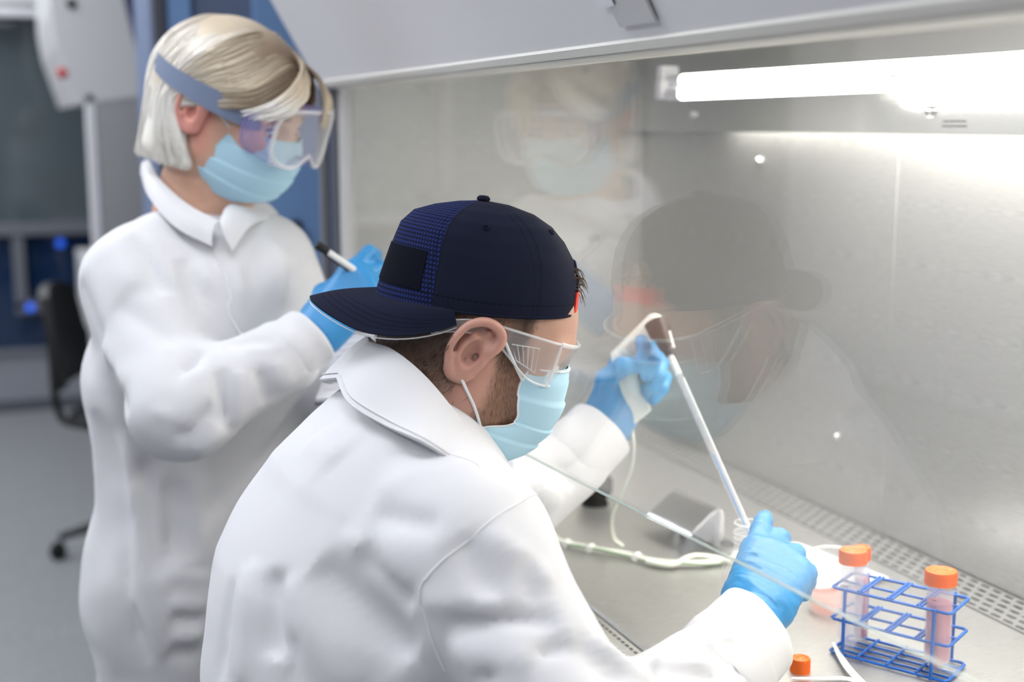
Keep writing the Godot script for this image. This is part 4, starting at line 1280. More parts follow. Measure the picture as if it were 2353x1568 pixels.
func man_cap(who: Node3D) -> void:
	mat("cap_cloth", Color(1, 1, 1), 0.85, 0.0, {"albedo_texture": cap_texture(), "metallic_specular": 0.2})
	mat("bill_cloth", Color(1, 1, 1), 0.85, 0.0, {"albedo_texture": bill_texture(), "metallic_specular": 0.2})
	mat("navy_cloth", Color(0.100, 0.112, 0.175), 0.85, 0.0, {"metallic_specular": 0.2})
	mat("patch_cloth", Color(0.055, 0.063, 0.11), 0.9, 0.0, {"metallic_specular": 0.2})
	mat("orange_strap", Color(0.85, 0.20, 0.12), 0.6)
	mat("piping_white", Color(0.85, 0.85, 0.86), 0.7)
	var rows := []
	for i in 41:
		var row := PackedVector3Array()
		for j in 144: row.append(crown_point(TAU * j / 144.0, i / 40.0))
		rows.append(row)
	# the strap opening above the forehead: rows start higher there
	for i in 41:
		for j in 144:
			var q := TAU * j / 144.0
			var d := minf(q, TAU - q)
			var gap := 0.36 * sqrt(maxf(0.0, 1.0 - pow(d / 0.30, 2.0)))
			if gap > 0.0:
				rows[i][j] = crown_point(q, lerpf(gap, 1.0, i / 40.0))
	var mb := Mb.new()
	mb.grid(rows, true, true)
	var cap := part("baseball_cap", mb, M.cap_cloth, who, "navy baseball cap worn backwards")
	var band := Mb.new()
	var bl := PackedVector3Array()
	for j in 144: bl.append(rows[0][j] + V(0, 0.001, 0))
	band.tube(bl, 0.0016, 6, true)
	part("rim_binding", band, M.navy_cloth, cap)
	# strap across the opening
	var srows := []
	for i in 4:
		var row := PackedVector3Array()
		for j in 25:
			var q := (j / 24.0 - 0.5) * 0.72
			row.append(cap_point(cos(q) * 0.1045, 0.002 + i * 0.0068, sin(q) * 0.0865))
		srows.append(row)
	var st := Mb.new()
	st.sheet(srows, 0.0016)
	part("strap", st, M.orange_strap, cap, "orange adjusting strap")
	var bu := Mb.new()
	var up := V(-0.254, 0.967, 0)
	var bb := Basis(V(0.967, 0.254, 0), up, V(0, 0, 1))
	bu.lathe([Vector2(0, 0.0055), Vector2(0.0045, 0.005), Vector2(0.0068, 0.0028), Vector2(0.0068, 0.0008), Vector2(0.005, -0.0005)], 18, Transform3D(bb, cap_point(0, 0.1050, 0)), true)
	part("button", bu, M.navy_cloth, cap)
	for q in [PI * 0.5 + 0.02, PI * 0.5 - PI / 3.0 + 0.04, PI * 1.5, PI * 1.5 + PI / 3.0]:
		var c := crown_point(q, 0.60)
		var n := (crown_point(q + 0.05, 0.60) - crown_point(q - 0.05, 0.60)).cross(crown_point(q, 0.64) - crown_point(q, 0.56)).normalized()
		if n.dot(c - V(-0.008, 0.07, 0)) < 0.0: n = -n
		var t := (crown_point(q + 0.05, 0.60) - c).normalized()
		var w := n.cross(t)
		var ring := PackedVector3Array()
		for k in 14: ring.append(c + (t * cos(TAU * k / 14) + w * sin(TAU * k / 14)) * 0.0026 + n * 0.0004)
		var em := Mb.new()
		em.tube(ring, 0.0009, 6, true)
		var ey := part("eyelet", em, M.navy_cloth, cap)
		var hm := Mb.new()
		hm.lathe([Vector2(0, 0.0003), Vector2(0.0018, 0.0003), Vector2(0.0018, 0.0001)], 10, Transform3D(Basis(t, n, t.cross(n)), c + n * 0.0003))
		part("hole", hm, M.patch_cloth, ey)
	# raised blank patch on the bill-side panel
	var prow := []
	for i in 9:
		var row := PackedVector3Array()
		for j in 17:
			var c := crown_point(PI + 0.05 - (j / 16.0) * 0.97, 0.10 + 0.245 * i / 8.0)
			var n := (c - cap_point(0, 0.03, 0)).normalized()
			row.append(c + n * 0.0010)
		prow.append(row)
	var pm := Mb.new()
	pm.sheet(prow, 0.0012, false)
	part("patch", pm, M.patch_cloth, cap, "blank dark navy patch")
	# bill
	var brows := []
	for i in 13:
		var row := PackedVector3Array()
		for j in 49: row.append(bill_point(j / 24.0 - 1.0, i / 12.0))
		brows.append(row)
	var bm := Mb.new()
	bm.sheet(brows, 0.0028)
	var bill := part("bill", bm, M.bill_cloth, cap)
	var edge := PackedVector3Array()
	for j in 49: edge.append(bill_point(j / 24.0 - 1.0, 1.0) - up * 0.0026)
	var eg := Mb.new()
	eg.tube(edge, 0.0006, 6)
	part("piping", eg, M.piping_white, bill, "white piping")

func man_goggles(who: Node3D) -> void:
	var lens_rows := []
	var top := PackedVector3Array(); var low := PackedVector3Array()
	for i in 9:
		var row := PackedVector3Array()
		for j in 33:
			var q := (j / 32.0 - 0.5) * 2.0 * 1.22
			var t := i / 8.0
			var notch := 0.020 * exp(-pow(q / 0.16, 2.0))
			var y := lerpf(0.034, -0.010 + notch, t)
			var rx := lerpf(0.043, 0.039, t)
			row.append(V(0.064 + rx * cos(q) - 0.003 * t, y, 0.066 * sin(q) / sin(1.22)))
		lens_rows.append(row)
	for j in 33: top.append(lens_rows[0][j]); low.append(lens_rows[8][j])
	var lm := Mb.new()
	lm.sheet(lens_rows, 0.0018)
	var g := part("safety_glasses", lm, M.clear_plastic, who, "clear plastic safety glasses")
	var bt := Mb.new()
	bt.tube(top, 0.0024, 8)
	part("brow_bar", bt, M.clear_edge, g)
	var lt := Mb.new()
	lt.tube(low, 0.0016, 8)
	part("lower_rim", lt, M.clear_edge, g)
	for s in [-1.0, 1.0]:
		# side shield, narrowing back to the temple arm
		var rows := []
		for i in 7:
			var row := PackedVector3Array()
			for j in 17:
				var u := j / 16.0
				var x := lerpf(0.079, 0.004, u)
				var yt := lerpf(0.034, 0.033, u); var yl := lerpf(-0.010, 0.0185, smoothstep(0.15, 1.0, u))
				row.append(V(x, lerpf(yt, yl, i / 6.0), s * lerpf(0.0655, 0.0795, sqrt(u))))
			rows.append(row)
		var sm := Mb.new()
		sm.sheet(rows, 0.0018, s < 0.0)
		var sh := part("side_shield", sm, M.clear_plastic, g)
		var ed := Mb.new()
		var et := PackedVector3Array(); var el := PackedVector3Array()
		for j in 17: et.append(rows[0][j]); el.append(rows[6][j])
		ed.tube(et, 0.0014, 6)
		part("upper_rib", ed, M.clear_edge, sh)
		ed = Mb.new()
		ed.tube(el, 0.0012, 6)
		part("lower_rib", ed, M.clear_edge, sh)
		ed = Mb.new()
		ed.tube(PackedVector3Array([rows[0][0], rows[3][0] + V(0.001, 0, s * 0.001), rows[6][0]]), 0.0016, 6)
		part("corner_rib", ed, M.clear_edge, sh)
		# vent window with bars
		var fr := PackedVector3Array()
		for c in [[0.030, 0.020], [0.058, 0.024], [0.062, 0.000], [0.040, 0.006]]:
			fr.append(V(c[0], c[1], s * (0.0808 - (c[0] - 0.004) * 0.155)))
		var vm := Mb.new()
		vm.tube(fr, 0.0007, 6, true)
		part("vent_frame", vm, M.clear_edge, sh)
		for k in 4:
			var a := (fr[0] as Vector3).lerp(fr[1], (k + 1) / 5.0); var b := (fr[3] as Vector3).lerp(fr[2], (k + 1) / 5.0)
			var vb := Mb.new()
			vb.tube(PackedVector3Array([a, b]), 0.0005, 5)
			part("vent_bar", vb, M.clear_edge, sh)
		# temple arm behind the ear
		var arows := []
		for i in 4:
			var row := PackedVector3Array()
			for j in 13:
				var u := j / 12.0
				var x := lerpf(0.004, -0.052, u)
				var hh := lerpf(0.0072, 0.0055, u) * (sqrt(maxf(0.0, 1.0 - pow(maxf(0.0, (u - 0.9) / 0.1), 2.0))) + 0.001)
				row.append(V(x, lerpf(0.0265, 0.008, u * u) + lerpf(hh, -hh, i / 3.0), s * (0.0798 + 0.004 * sin(u * PI))))
			arows.append(row)
		var am := Mb.new()
		am.sheet(arows, 0.002, s < 0.0)
		var arm := part("temple_arm", am, M.clear_plastic, g)
		var ring := PackedVector3Array()
		for k in 12: ring.append(V(-0.045 + cos(TAU * k / 12) * 0.0022, 0.0108 + sin(TAU * k / 12) * 0.0022, s * 0.083))
		var rm := Mb.new()
		rm.tube(ring, 0.0006, 5, true)
		part("cord_hole", rm, M.clear_edge, arm)
		var ol := PackedVector3Array()
		for j in 13: ol.append(arows[0][j])
		for j in range(12, -1, -1): ol.append(arows[3][j])
		var om := Mb.new()
		om.tube(ol, 0.0007, 5)
		part("arm_edge", om, M.clear_edge, arm)

func man() -> void:
	mat("skin", Color(1, 1, 1), 0.5, 0.0, {"vertex_color_use_as_albedo": true, "subsurf_scatter_enabled": true, "subsurf_scatter_strength": 0.12})
	mat("hair_blades", Color(1, 1, 1), 0.55, 0.0, {"vertex_color_use_as_albedo": true})
	mat("mask_blue", Color(0.73, 0.88, 0.945), 0.85, 0.0, {"backlight_enabled": true, "backlight": Color(0.25, 0.3, 0.33)})
	mat("mask_white", Color(0.88, 0.90, 0.91), 0.85)
	mat("trousers", Color(0.10, 0.12, 0.17), 0.9)
	var who := thing("person", "seated person in navy cap and white coat pipetting at the cabinet", "person")
	# --- head and neck
	var f := Field.new()
	head_field(f, V(-0.040, -0.135, 0), 0.056, false)
	var bm := Mb.new()
	f.build(bm, 0.0035)
	for s in [1.0, -1.0]:
		var ef := Field.new()
		var eb := frame(V(0.90, -0.34, 0.10 * s), V(0.30, 0.95, 0.05 * s))
		var exf := Transform3D(Basis(eb.x, eb.y, eb.z * s if s > 0 else -eb.x.cross(eb.y)), V(0.001, 0.0, 0.0735 * s)).scaled_local(Vector3.ONE * 1.06)
		ear_field(ef, exf)
		ef.build(bm, 0.0016)
	var nz := FastNoiseLite.new(); nz.seed = 12; nz.frequency = 1.0
	var rng := RandomNumberGenerator.new(); rng.seed = 77
	var hp := PackedVector3Array(); var hn := PackedVector3Array(); var dp := PackedVector3Array(); var dn := PackedVector3Array()
	for k in bm.v.size():
		var p := bm.v[k]
		var c := skin_tone(p, nz)
		var earness := smoothstep(0.068, 0.078, absf(p.z)) * smoothstep(0.045, 0.025, absf(p.x))
		c = c.lerp(Color(0.60, 0.31, 0.25), 0.7 * earness)
		var h := man_hair(p) * (1.0 - earness)
		var b := man_beard(p) * (1.0 - earness)
		var jig := 0.5 + 0.5 * nz.get_noise_3dv(p * 400.0)
		c = c.lerp(Color(0.085, 0.052, 0.035), clampf(h * (0.75 + 0.4 * jig), 0.0, 0.9))
		c = c.lerp(Color(0.20, 0.10, 0.062), clampf(b * (0.45 + 0.5 * jig), 0.0, 0.75))
		bm.c[k] = c
		for r in 3:
			if absf(p.z) > 0.0 and rng.randf() < h * 0.6:
				hp.append(p + Vector3(rng.randf_range(-1, 1), rng.randf_range(-1, 1), 0) * 0.0018); hn.append(bm.n[k])
			if rng.randf() < b * 0.55:
				dp.append(p + Vector3(rng.randf_range(-1, 1), rng.randf_range(-1, 1), 0) * 0.0018); dn.append(bm.n[k])
	bm.colored = true
	var fr := Transform3D(Basis(V(0.90767, -0.34202, 0.24321), V(0.33037, 0.93969, 0.08852), V(-0.25882, 0.00000, 0.96593)), V(0.4390, 1.2810, -1.2220))
	var body := part("body", bm, M.skin, who)
	body.transform = fr
	var hm := Mb.new()
	blades(hm, hp, hn, V(-0.5, -0.9, 0), 0.007, 0.00028, rng, Color(0.06, 0.036, 0.022), Color(0.17, 0.105, 0.07))
	var hair := part("hair", hm, M.hair_blades, who)
	hair.transform = fr
	hair.set_meta("kind", "stuff")
	var dm := Mb.new()
	blades(dm, dp, dn, V(0.35, -1.0, 0), 0.0065, 0.00026, rng, Color(0.15, 0.07, 0.04), Color(0.42, 0.24, 0.15))
	var beard := part("beard", dm, M.hair_blades, who)
	beard.transform = fr
	beard.set_meta("kind", "stuff")
	# tuft of hair pushed out of the strap opening
	var tm := Mb.new()
	for k in 42:
		var q := rng.randf_range(-0.32, 0.36)
		var a := crown_point(fposmod(q, TAU), 0.16 + rng.randf() * 0.16) - V(0.006, 0, 0)
		var d := V(0.75, rng.randf_range(-0.3, 0.6), rng.randf_range(-0.4, 0.5)).normalized()
		var l := rng.randf_range(0.010, 0.022)
		tm.tube(spline([a, a + d * l * 0.6, a + d * l * 0.95 + V(0.002, -l * 0.5, 0)], 3), PackedFloat32Array([0.0007, 0.0007, 0.0006, 0.0005, 0.0004, 0.0003, 0.00015]), 4)
	mat("brown_hair", Color(0.36, 0.27, 0.20), 0.5)
	var tuft := part("hair_tuft", tm, M.brown_hair, who)
	tuft.transform = fr
	tuft.set_meta("kind", "stuff")
	for s in [-1.0, 1.0]:
		var ey := Mb.new()
		ey.lathe([Vector2(0, -0.012), Vector2(0.006, -0.0104), Vector2(0.0104, -0.006), Vector2(0.012, 0), Vector2(0.0104, 0.006), Vector2(0.006, 0.0104), Vector2(0, 0.012)], 16, Transform3D(Basis.IDENTITY, V(0.081, 0.002, 0.031 * s)), true)
		part("eye", ey, M.white_plastic, body)
	# --- cap, mask, glasses ride on the head
	var n0 := who.get_child_count()
	man_cap(who)
	var mk := face_mask(who, [[V(0.060, 0.004, 0.060), V(0.106, 0.010, 0)], [V(0.053, -0.014, 0.0665), V(0.1115, -0.010, 0)], [V(0.057, -0.034, 0.0655), V(0.1145, -0.034, 0)], [V(0.063, -0.050, 0.062), V(0.1125, -0.053, 0)], [V(0.056, -0.060, 0.062), V(0.1095, -0.064, 0)], [V(0.033, -0.070, 0.0655), V(0.1050, -0.075, 0)], [V(0.036, -0.086, 0.061), V(0.093, -0.092, 0)], [V(0.042, -0.101, 0.053), V(0.070, -0.1095, 0)]], M.mask_blue, M.mask_white)
	for s in [-1.0, 1.0]:
		for pts in [[V(0.054, -0.012, 0.0680), V(0.034, 0.008, 0.0765), V(0.016, 0.026, 0.0815), V(-0.004, 0.033, 0.078)], [V(0.034, -0.074, 0.0665), V(0.018, -0.052, 0.0765), V(0.001, -0.034, 0.0815), V(-0.012, -0.02, 0.080)]]:
			var q := []
			for p in pts: q.append(V(p.x, p.y, p.z * s))
			var lm := Mb.new()
			lm.tube(spline(q, 6), 0.0016, 8)
			part("ear_loop", lm, M.mask_white, mk)
	man_goggles(who)
	for k in range(n0, who.get_child_count()):
		who.get_child(k).transform = fr
	man_coat(who)
	man_hands(who)

func man_hair(p: Vector3) -> float:
	var back := smoothstep(0.012, -0.012, p.x) * smoothstep(-0.078 - 0.25 * maxf(0.0, -p.x - 0.05), -0.030, p.y)
	var above := smoothstep(0.010, 0.026, p.y) * smoothstep(0.052, 0.040, p.x)
	var side := smoothstep(0.050, 0.042, p.x) * smoothstep(0.018, 0.026, p.x) * smoothstep(-0.015, 0.005, p.y)
	return clampf(maxf(back * smoothstep(-0.09, 0.03, p.y + 0.02), maxf(above, side)), 0.0, 1.0) * smoothstep(0.066, 0.050, p.x)

func man_beard(p: Vector3) -> float:
	var strip := smoothstep(0.019, 0.027, p.x) * smoothstep(0.060, 0.046, p.x) * smoothstep(0.02, 0.0, p.y)
	var jaw := smoothstep(-0.020, -0.040, p.y + 0.12 * maxf(0.0, 0.05 - p.x)) * smoothstep(0.010, 0.028, p.x) * smoothstep(-0.125, -0.10, p.y)
	return clampf(maxf(strip, jaw), 0.0, 1.0) * smoothstep(0.062, 0.054, p.x)

func man_coat(who: Node3D) -> void:
	var f := Field.new()
	var zz := V(0, 0, 1)
	# trunk, wide in z
	f.cap(V(0.372, 1.180, -1.224), V(0.345, 1.120, -1.224), 0.066, 0.098, 0.05, zz, 0.70)
	f.cap(V(0.345, 1.120, -1.224), V(0.316, 1.030, -1.224), 0.100, 0.130, 0.06, zz, 0.72)
	f.cap(V(0.316, 1.030, -1.224), V(0.308, 0.920, -1.224), 0.130, 0.135, 0.06, zz, 0.74)
	f.cap(V(0.308, 0.920, -1.224), V(0.300, 0.835, -1.224), 0.135, 0.145, 0.06, zz, 0.76)
	f.cap(V(0.395, 1.10, -1.224), V(0.385, 0.98, -1.224), 0.085, 0.09, 0.06, zz, 0.62)
	# shoulders
	for s in [1.0, -1.0]:
		f.cap(V(0.362, 1.168, -1.224 + 0.06 * s), V(0.378, 1.125, -1.224 + 0.165 * s), 0.047, 0.064, 0.05)
	# right arm
	f.cap(V(0.378, 1.118, -1.055), V(0.430, 0.978, -0.905), 0.068, 0.063, 0.045)
	f.cap(V(0.430, 0.968, -0.905), V(0.606, 0.992, -0.985), 0.062, 0.050, 0.035)
	# left arm
	f.cap(V(0.378, 1.118, -1.395), V(0.500, 0.985, -1.42), 0.066, 0.060, 0.045)
	f.cap(V(0.500, 0.985, -1.42), V(0.665, 1.078, -1.455), 0.060, 0.048, 0.035)
	var nz := FastNoiseLite.new(); nz.seed = 21; nz.frequency = 6.0; nz.fractal_octaves = 2
	f.noise = nz; f.noise_amp = 0.004
	for d in MAN_FOLDS:
		f.fold(snap(f, d[0]), snap(f, d[1]), d[2], d[3])
	var mb := Mb.new()
	f.build(mb, 0.006)
	var coat := part("lab_coat", mb, M.cotton, who, "white cotton lab coat")
	cuff(V(0.598, 0.991, -0.981), V(0.662, 1.012, -1.018), 0.051, 0.0465, coat)
	cuff(V(0.657, 1.073, -1.453), V(0.708, 1.108, -1.464), 0.048, 0.044, coat)
	# collar and lapel
	for s in [1.0, -1.0]:
		var inner := [V(0.3337, 1.2863, -1.2240), V(0.3457, 1.2843, -1.1780), V(0.3717, 1.2588, -1.1500), V(0.4067, 1.2086, -1.1250), V(0.4345, 1.1700, -1.1220), V(0.4634, 1.1307, -1.1200)]
		var roll := [V(0.3175, 1.2786, -1.2240), V(0.3215, 1.2703, -1.1700), V(0.3479, 1.2505, -1.1300), V(0.3783, 1.2154, -1.0880), V(0.4155, 1.1759, -1.0900), V(0.4591, 1.1325, -1.1120)]
		var outer := [V(0.2992, 1.2522, -1.2240), V(0.2960, 1.2393, -1.1650), V(0.3165, 1.2266, -1.1180), V(0.3435, 1.2166, -1.0740), V(0.3873, 1.1843, -1.0720), V(0.4531, 1.1326, -1.1050)]
		var a := spline(inner, 6); var b := spline(roll, 6); var c := spline(outer, 6)
		var rows := []
		for i in 9:
			var t := i / 8.0
			var row := PackedVector3Array()
			for j in a.size():
				var p := a[j] * (1 - t) * (1 - t) + b[j] * 2.0 * t * (1 - t) * 1.0 + c[j] * t * t
				if s < 0.0: p.z = -1.224 * 2.0 - p.z
				row.append(p)
			rows.append(row)
		var cm := Mb.new()
		cm.sheet(rows, 0.003, s > 0.0)
		part("collar", cm, M.cotton, coat)
		# stitched line near the outer edge
		var sl := PackedVector3Array()
		for j in a.size(): sl.append((rows[8][j] as Vector3).lerp(rows[7][j], 0.55) + V(-0.0004, 0.0012, 0.0012 * s))
		var sm := Mb.new()
		sm.tube(sl, 0.0006, 5)
		part("stitching", sm, M.cotton_seam, coat)
	# seams lying on the cloth
	for line in [[V(0.4199, 1.1425, -1.0600), V(0.3858, 1.1373, -1.0400), V(0.3518, 1.1236, -1.0200), V(0.3303, 1.1060, -1.0100), V(0.3200, 1.0815, -1.0000), V(0.3153, 1.0545, -0.9900), V(0.3137, 1.0275, -0.9800)], [V(0.3547, 1.1983, -1.1000), V(0.3677, 1.1921, -1.0700), V(0.3792, 1.1697, -1.0500)]]:
		var path := spline(line, 8)
		for k in path.size(): path[k] = snap(f, path[k])
		var sm := Mb.new()
		sm.tube(path, 0.0011, 6)
		part("seam", sm, M.cotton_seam, coat)
	# trousers and shoes, under the coat
	var t := Field.new()
	for s in [1.0, -1.0]:
		t.cap(V(0.30, 0.768, -1.224 + 0.09 * s), V(0.49, 0.695, -1.224 + 0.12 * s), 0.085, 0.066, 0.04)
		t.cap(V(0.49, 0.695, -1.224 + 0.12 * s), V(0.44, 0.32, -1.224 + 0.13 * s), 0.066, 0.05, 0.04)
	var tm := Mb.new()
	t.build(tm, 0.014)
	part("trousers", tm, M.trousers, who)
	for s in [1.0, -1.0]:
		var h := Field.new()
		h.cap(V(0.43, 0.31, -1.224 + 0.13 * s), V(0.43, 0.25, -1.224 + 0.13 * s), 0.045, 0.04, 0.02)
		h.cap(V(0.42, 0.245, -1.224 + 0.13 * s), V(0.53, 0.235, -1.224 + 0.14 * s), 0.038, 0.034, 0.02)
		var hm := Mb.new()
		h.build(hm, 0.012)
		part("shoe", hm, M.black_rubber, who)

func snap(f: Field, p: Vector3) -> Vector3:
	var prims := PackedInt32Array(range(f.A.size())); var folds := PackedInt32Array(range(f.FA.size()))
	for k in 5:
		var d := f.at(p, prims, folds)
		var g := Vector3(f.at(p + V(0.002, 0, 0), prims, folds) - d, f.at(p + V(0, 0.002, 0), prims, folds) - d, f.at(p + V(0, 0, 0.002), prims, folds) - d)
		if g.length_squared() < 1e-14: break
		p -= g.normalized() * d * 0.8
	return p

# creases of the cloth: from, to, width, height
var MAN_FOLDS := [
	[V(0.2837, 1.1276, -1.0700), V(0.3266, 1.0923, -1.0200), 0.0128, -0.0170],
	[V(0.2743, 1.1356, -1.0900), V(0.3369, 1.1042, -1.0300), 0.0128, 0.0093],
	[V(0.3091, 1.1459, -1.0800), V(0.3546, 1.1397, -1.0300), 0.0160, -0.0124],
	[V(0.3164, 1.1615, -1.0900), V(0.3792, 1.1616, -1.0500), 0.0128, 0.0078],
	[V(0.2283, 1.0892, -1.1300), V(0.2426, 1.0215, -1.1200), 0.0160, -0.0186],
	[V(0.2563, 1.1030, -1.1000), V(0.3136, 1.0396, -1.0200), 0.0224, -0.0186],
	[V(0.2419, 1.0865, -1.1200), V(0.2812, 1.0072, -1.0800), 0.0160, 0.0139],
	[V(0.2428, 1.0474, -1.1000), V(0.2471, 0.9960, -1.1000), 0.0064, -0.0093],
	[V(0.2036, 1.0952, -1.1600), V(0.2186, 0.9797, -1.1500), 0.0144, 0.0124],
	[V(0.1942, 1.0726, -1.1800), V(0.2010, 0.9665, -1.1800), 0.0096, -0.0093],
	[V(0.3522, 1.1477, -1.0000), V(0.3727, 1.0965, -0.9700), 0.0144, -0.0155],
	[V(0.3314, 1.0979, -1.0100), V(0.3716, 1.1022, -0.9600), 0.0112, 0.0139],
	[V(0.3443, 1.0836, -0.9900), V(0.4145, 1.0916, -0.9300), 0.0144, -0.0170],
	[V(0.3710, 1.1493, -1.0000), V(0.4232, 1.1198, -0.9500), 0.0144, 0.0124],
	[V(0.3994, 1.1395, -0.9700), V(0.3950, 1.1003, -0.9400), 0.0096, -0.0109],
	[V(0.3366, 1.0591, -0.9800), V(0.3926, 1.0532, -0.9300), 0.0160, 0.0155],
	[V(0.3481, 1.0422, -0.9500), V(0.4214, 1.0810, -0.9100), 0.0128, -0.0155],
	[V(0.4245, 1.0957, -0.9000), V(0.4599, 1.0456, -0.8900), 0.0112, -0.0186],
	[V(0.4491, 1.0920, -0.9100), V(0.4938, 1.0427, -0.9000), 0.0112, 0.0155],
	[V(0.5358, 1.0478, -0.9500), V(0.6128, 1.0298, -0.9700), 0.0080, 0.0109],
	[V(0.4866, 1.0572, -0.9200), V(0.5540, 1.0129, -0.9300), 0.0088, -0.0139],
	[V(0.4972, 1.0623, -0.9300), V(0.5650, 1.0163, -0.9400), 0.0088, 0.0139],
	[V(0.5559, 1.0405, -0.9500), V(0.5841, 0.9993, -0.9500), 0.0080, -0.0109],
	[V(0.6149, 1.0368, -0.9800), V(0.6270, 0.9871, -0.9700), 0.0072, 0.0093],
	[V(0.5795, 1.0455, -0.9600), V(0.6041, 0.9951, -0.9600), 0.0072, -0.0093],
	[V(0.2572, 1.2202, -1.2000), V(0.2801, 1.1895, -1.1400), 0.0240, 0.0093],
	[V(0.3112, 1.2168, -1.1000), V(0.3586, 1.1966, -1.0800), 0.0096, -0.0078],
	[V(0.5821, 1.1051, -1.3600), V(0.6283, 1.0354, -1.3600), 0.0096, 0.0093],
	[V(0.6149, 1.1102, -1.3700), V(0.6501, 1.0576, -1.3700), 0.0080, -0.0093],
	[V(0.5766, 1.0736, -1.3600), V(0.6111, 1.0155, -1.3600), 0.0080, -0.0093]]

func man_hands(who: Node3D) -> void:
	# right hand round the bottle
	var f := Field.new()
	var wr := V(0.6720, 1.0296, -1.0338)
	var kn := V(0.7520, 1.0542, -1.1089)
	var b := frame(kn - wr, V(-0.50, 0.50, 0.70))
	hand_field(f, wr, b, -1.0, [[5, 0, 10, 10], [1, 10, 22, 18], [-3, 18, 28, 22], [-8, 28, 32, 24]], [V(0.020, -0.012, 0.010), V(0.050, -0.032, 0.020), V(0.078, -0.046, 0.020), V(0.098, -0.052, 0.012)], 1.17)
	var nz := FastNoiseLite.new(); nz.seed = 5; nz.frequency = 60.0; nz.fractal_octaves = 2
	f.noise = nz; f.noise_amp = 0.0009
	for k in 15:
		var x := -0.046 + k * 0.0098
		var sl := 0.012 * sin(k * 1.9) + 0.010
		var hh := 0.0026 if k % 2 == 0 else -0.0022
		f.fold(wr + b * V(x + sl, 0.016, -0.040), wr + b * V(x + 0.004 * sin(k * 3.1), 0.026, -0.004), 0.0034, hh)
		f.fold(wr + b * V(x + 0.004 * sin(k * 3.1), 0.026, -0.006), wr + b * V(x - sl * 0.6, 0.020, 0.036), 0.0034, hh * (0.6 + 0.4 * sin(k * 2.0)))
	var mb := Mb.new()
	f.build(mb, 0.0017)
	part("glove", mb, M.nitrile, who, "light blue nitrile glove")
	# left hand gripping the pipette controller
	f = Field.new()
	var wl := V(0.716, 1.110, -1.470)
	var ex := V(0.90, 0, 0.43).normalized()
	var away := V(0.43, 0, -0.90).normalized()
	b = frame(ex * 0.45 + V(0, 0.80, 0) + away * 0.40, away * 0.9 - ex * 0.45 - V(0, 0.2, 0))
	hand_field(f, wl, b, 1.0, [[6, 50, 70, 40], [2, 62, 75, 45], [-2, 66, 78, 45], [-6, 70, 75, 45]], [V(0.022, -0.006, 0.020), V(0.048, -0.022, 0.040), V(0.070, -0.040, 0.036), V(0.082, -0.052, 0.020)], 1.06)
	mb = Mb.new()
	f.build(mb, 0.0028)
	part("glove", mb, M.nitrile, who, "light blue nitrile glove")

# ---------------------------------------------------------------- the standing woman

func lock(mb: Mb, a: Array, b: Array, u: float, rng: RandomNumberGenerator, jit: float, r: float, c0: Color, c1: Color, c2: Color) -> void:
	var q := []
	for k in a.size():
		var p: Vector3 = (a[k] as Vector3).lerp(b[k], u)
		var grow := 0.3 + 0.7 * k / (a.size() - 1.0)
		q.append(p + Vector3(rng.randf_range(-1, 1), rng.randf_range(-1, 1), rng.randf_range(-1, 1)) * jit * grow)
	var path := spline(q, 6)
	var radii := PackedFloat32Array()
	for k in path.size():
		var t := float(k) / (path.size() - 1)
		radii.append(r * (0.55 + 0.45 * sin(PI * minf(t * 1.2, 1.0))) * (1.0 - 0.75 * smoothstep(0.8, 1.0, t)))
	var k0 := mb.v.size()
	mb.tube(path, radii, 5, false, 0.6)
	var shade := rng.randf_range(0.82, 1.08)
	for k in range(k0, mb.v.size()):
		var t := clampf(float((k - k0) / 6) / path.size(), 0.0, 1.0)
		var col := c0.lerp(c1, smoothstep(0.0, 0.4, t)).lerp(c2, smoothstep(0.4, 0.8, t))
		mb.c[k] = Color(col.r * shade, col.g * shade, col.b * shade)
	mb.colored = true

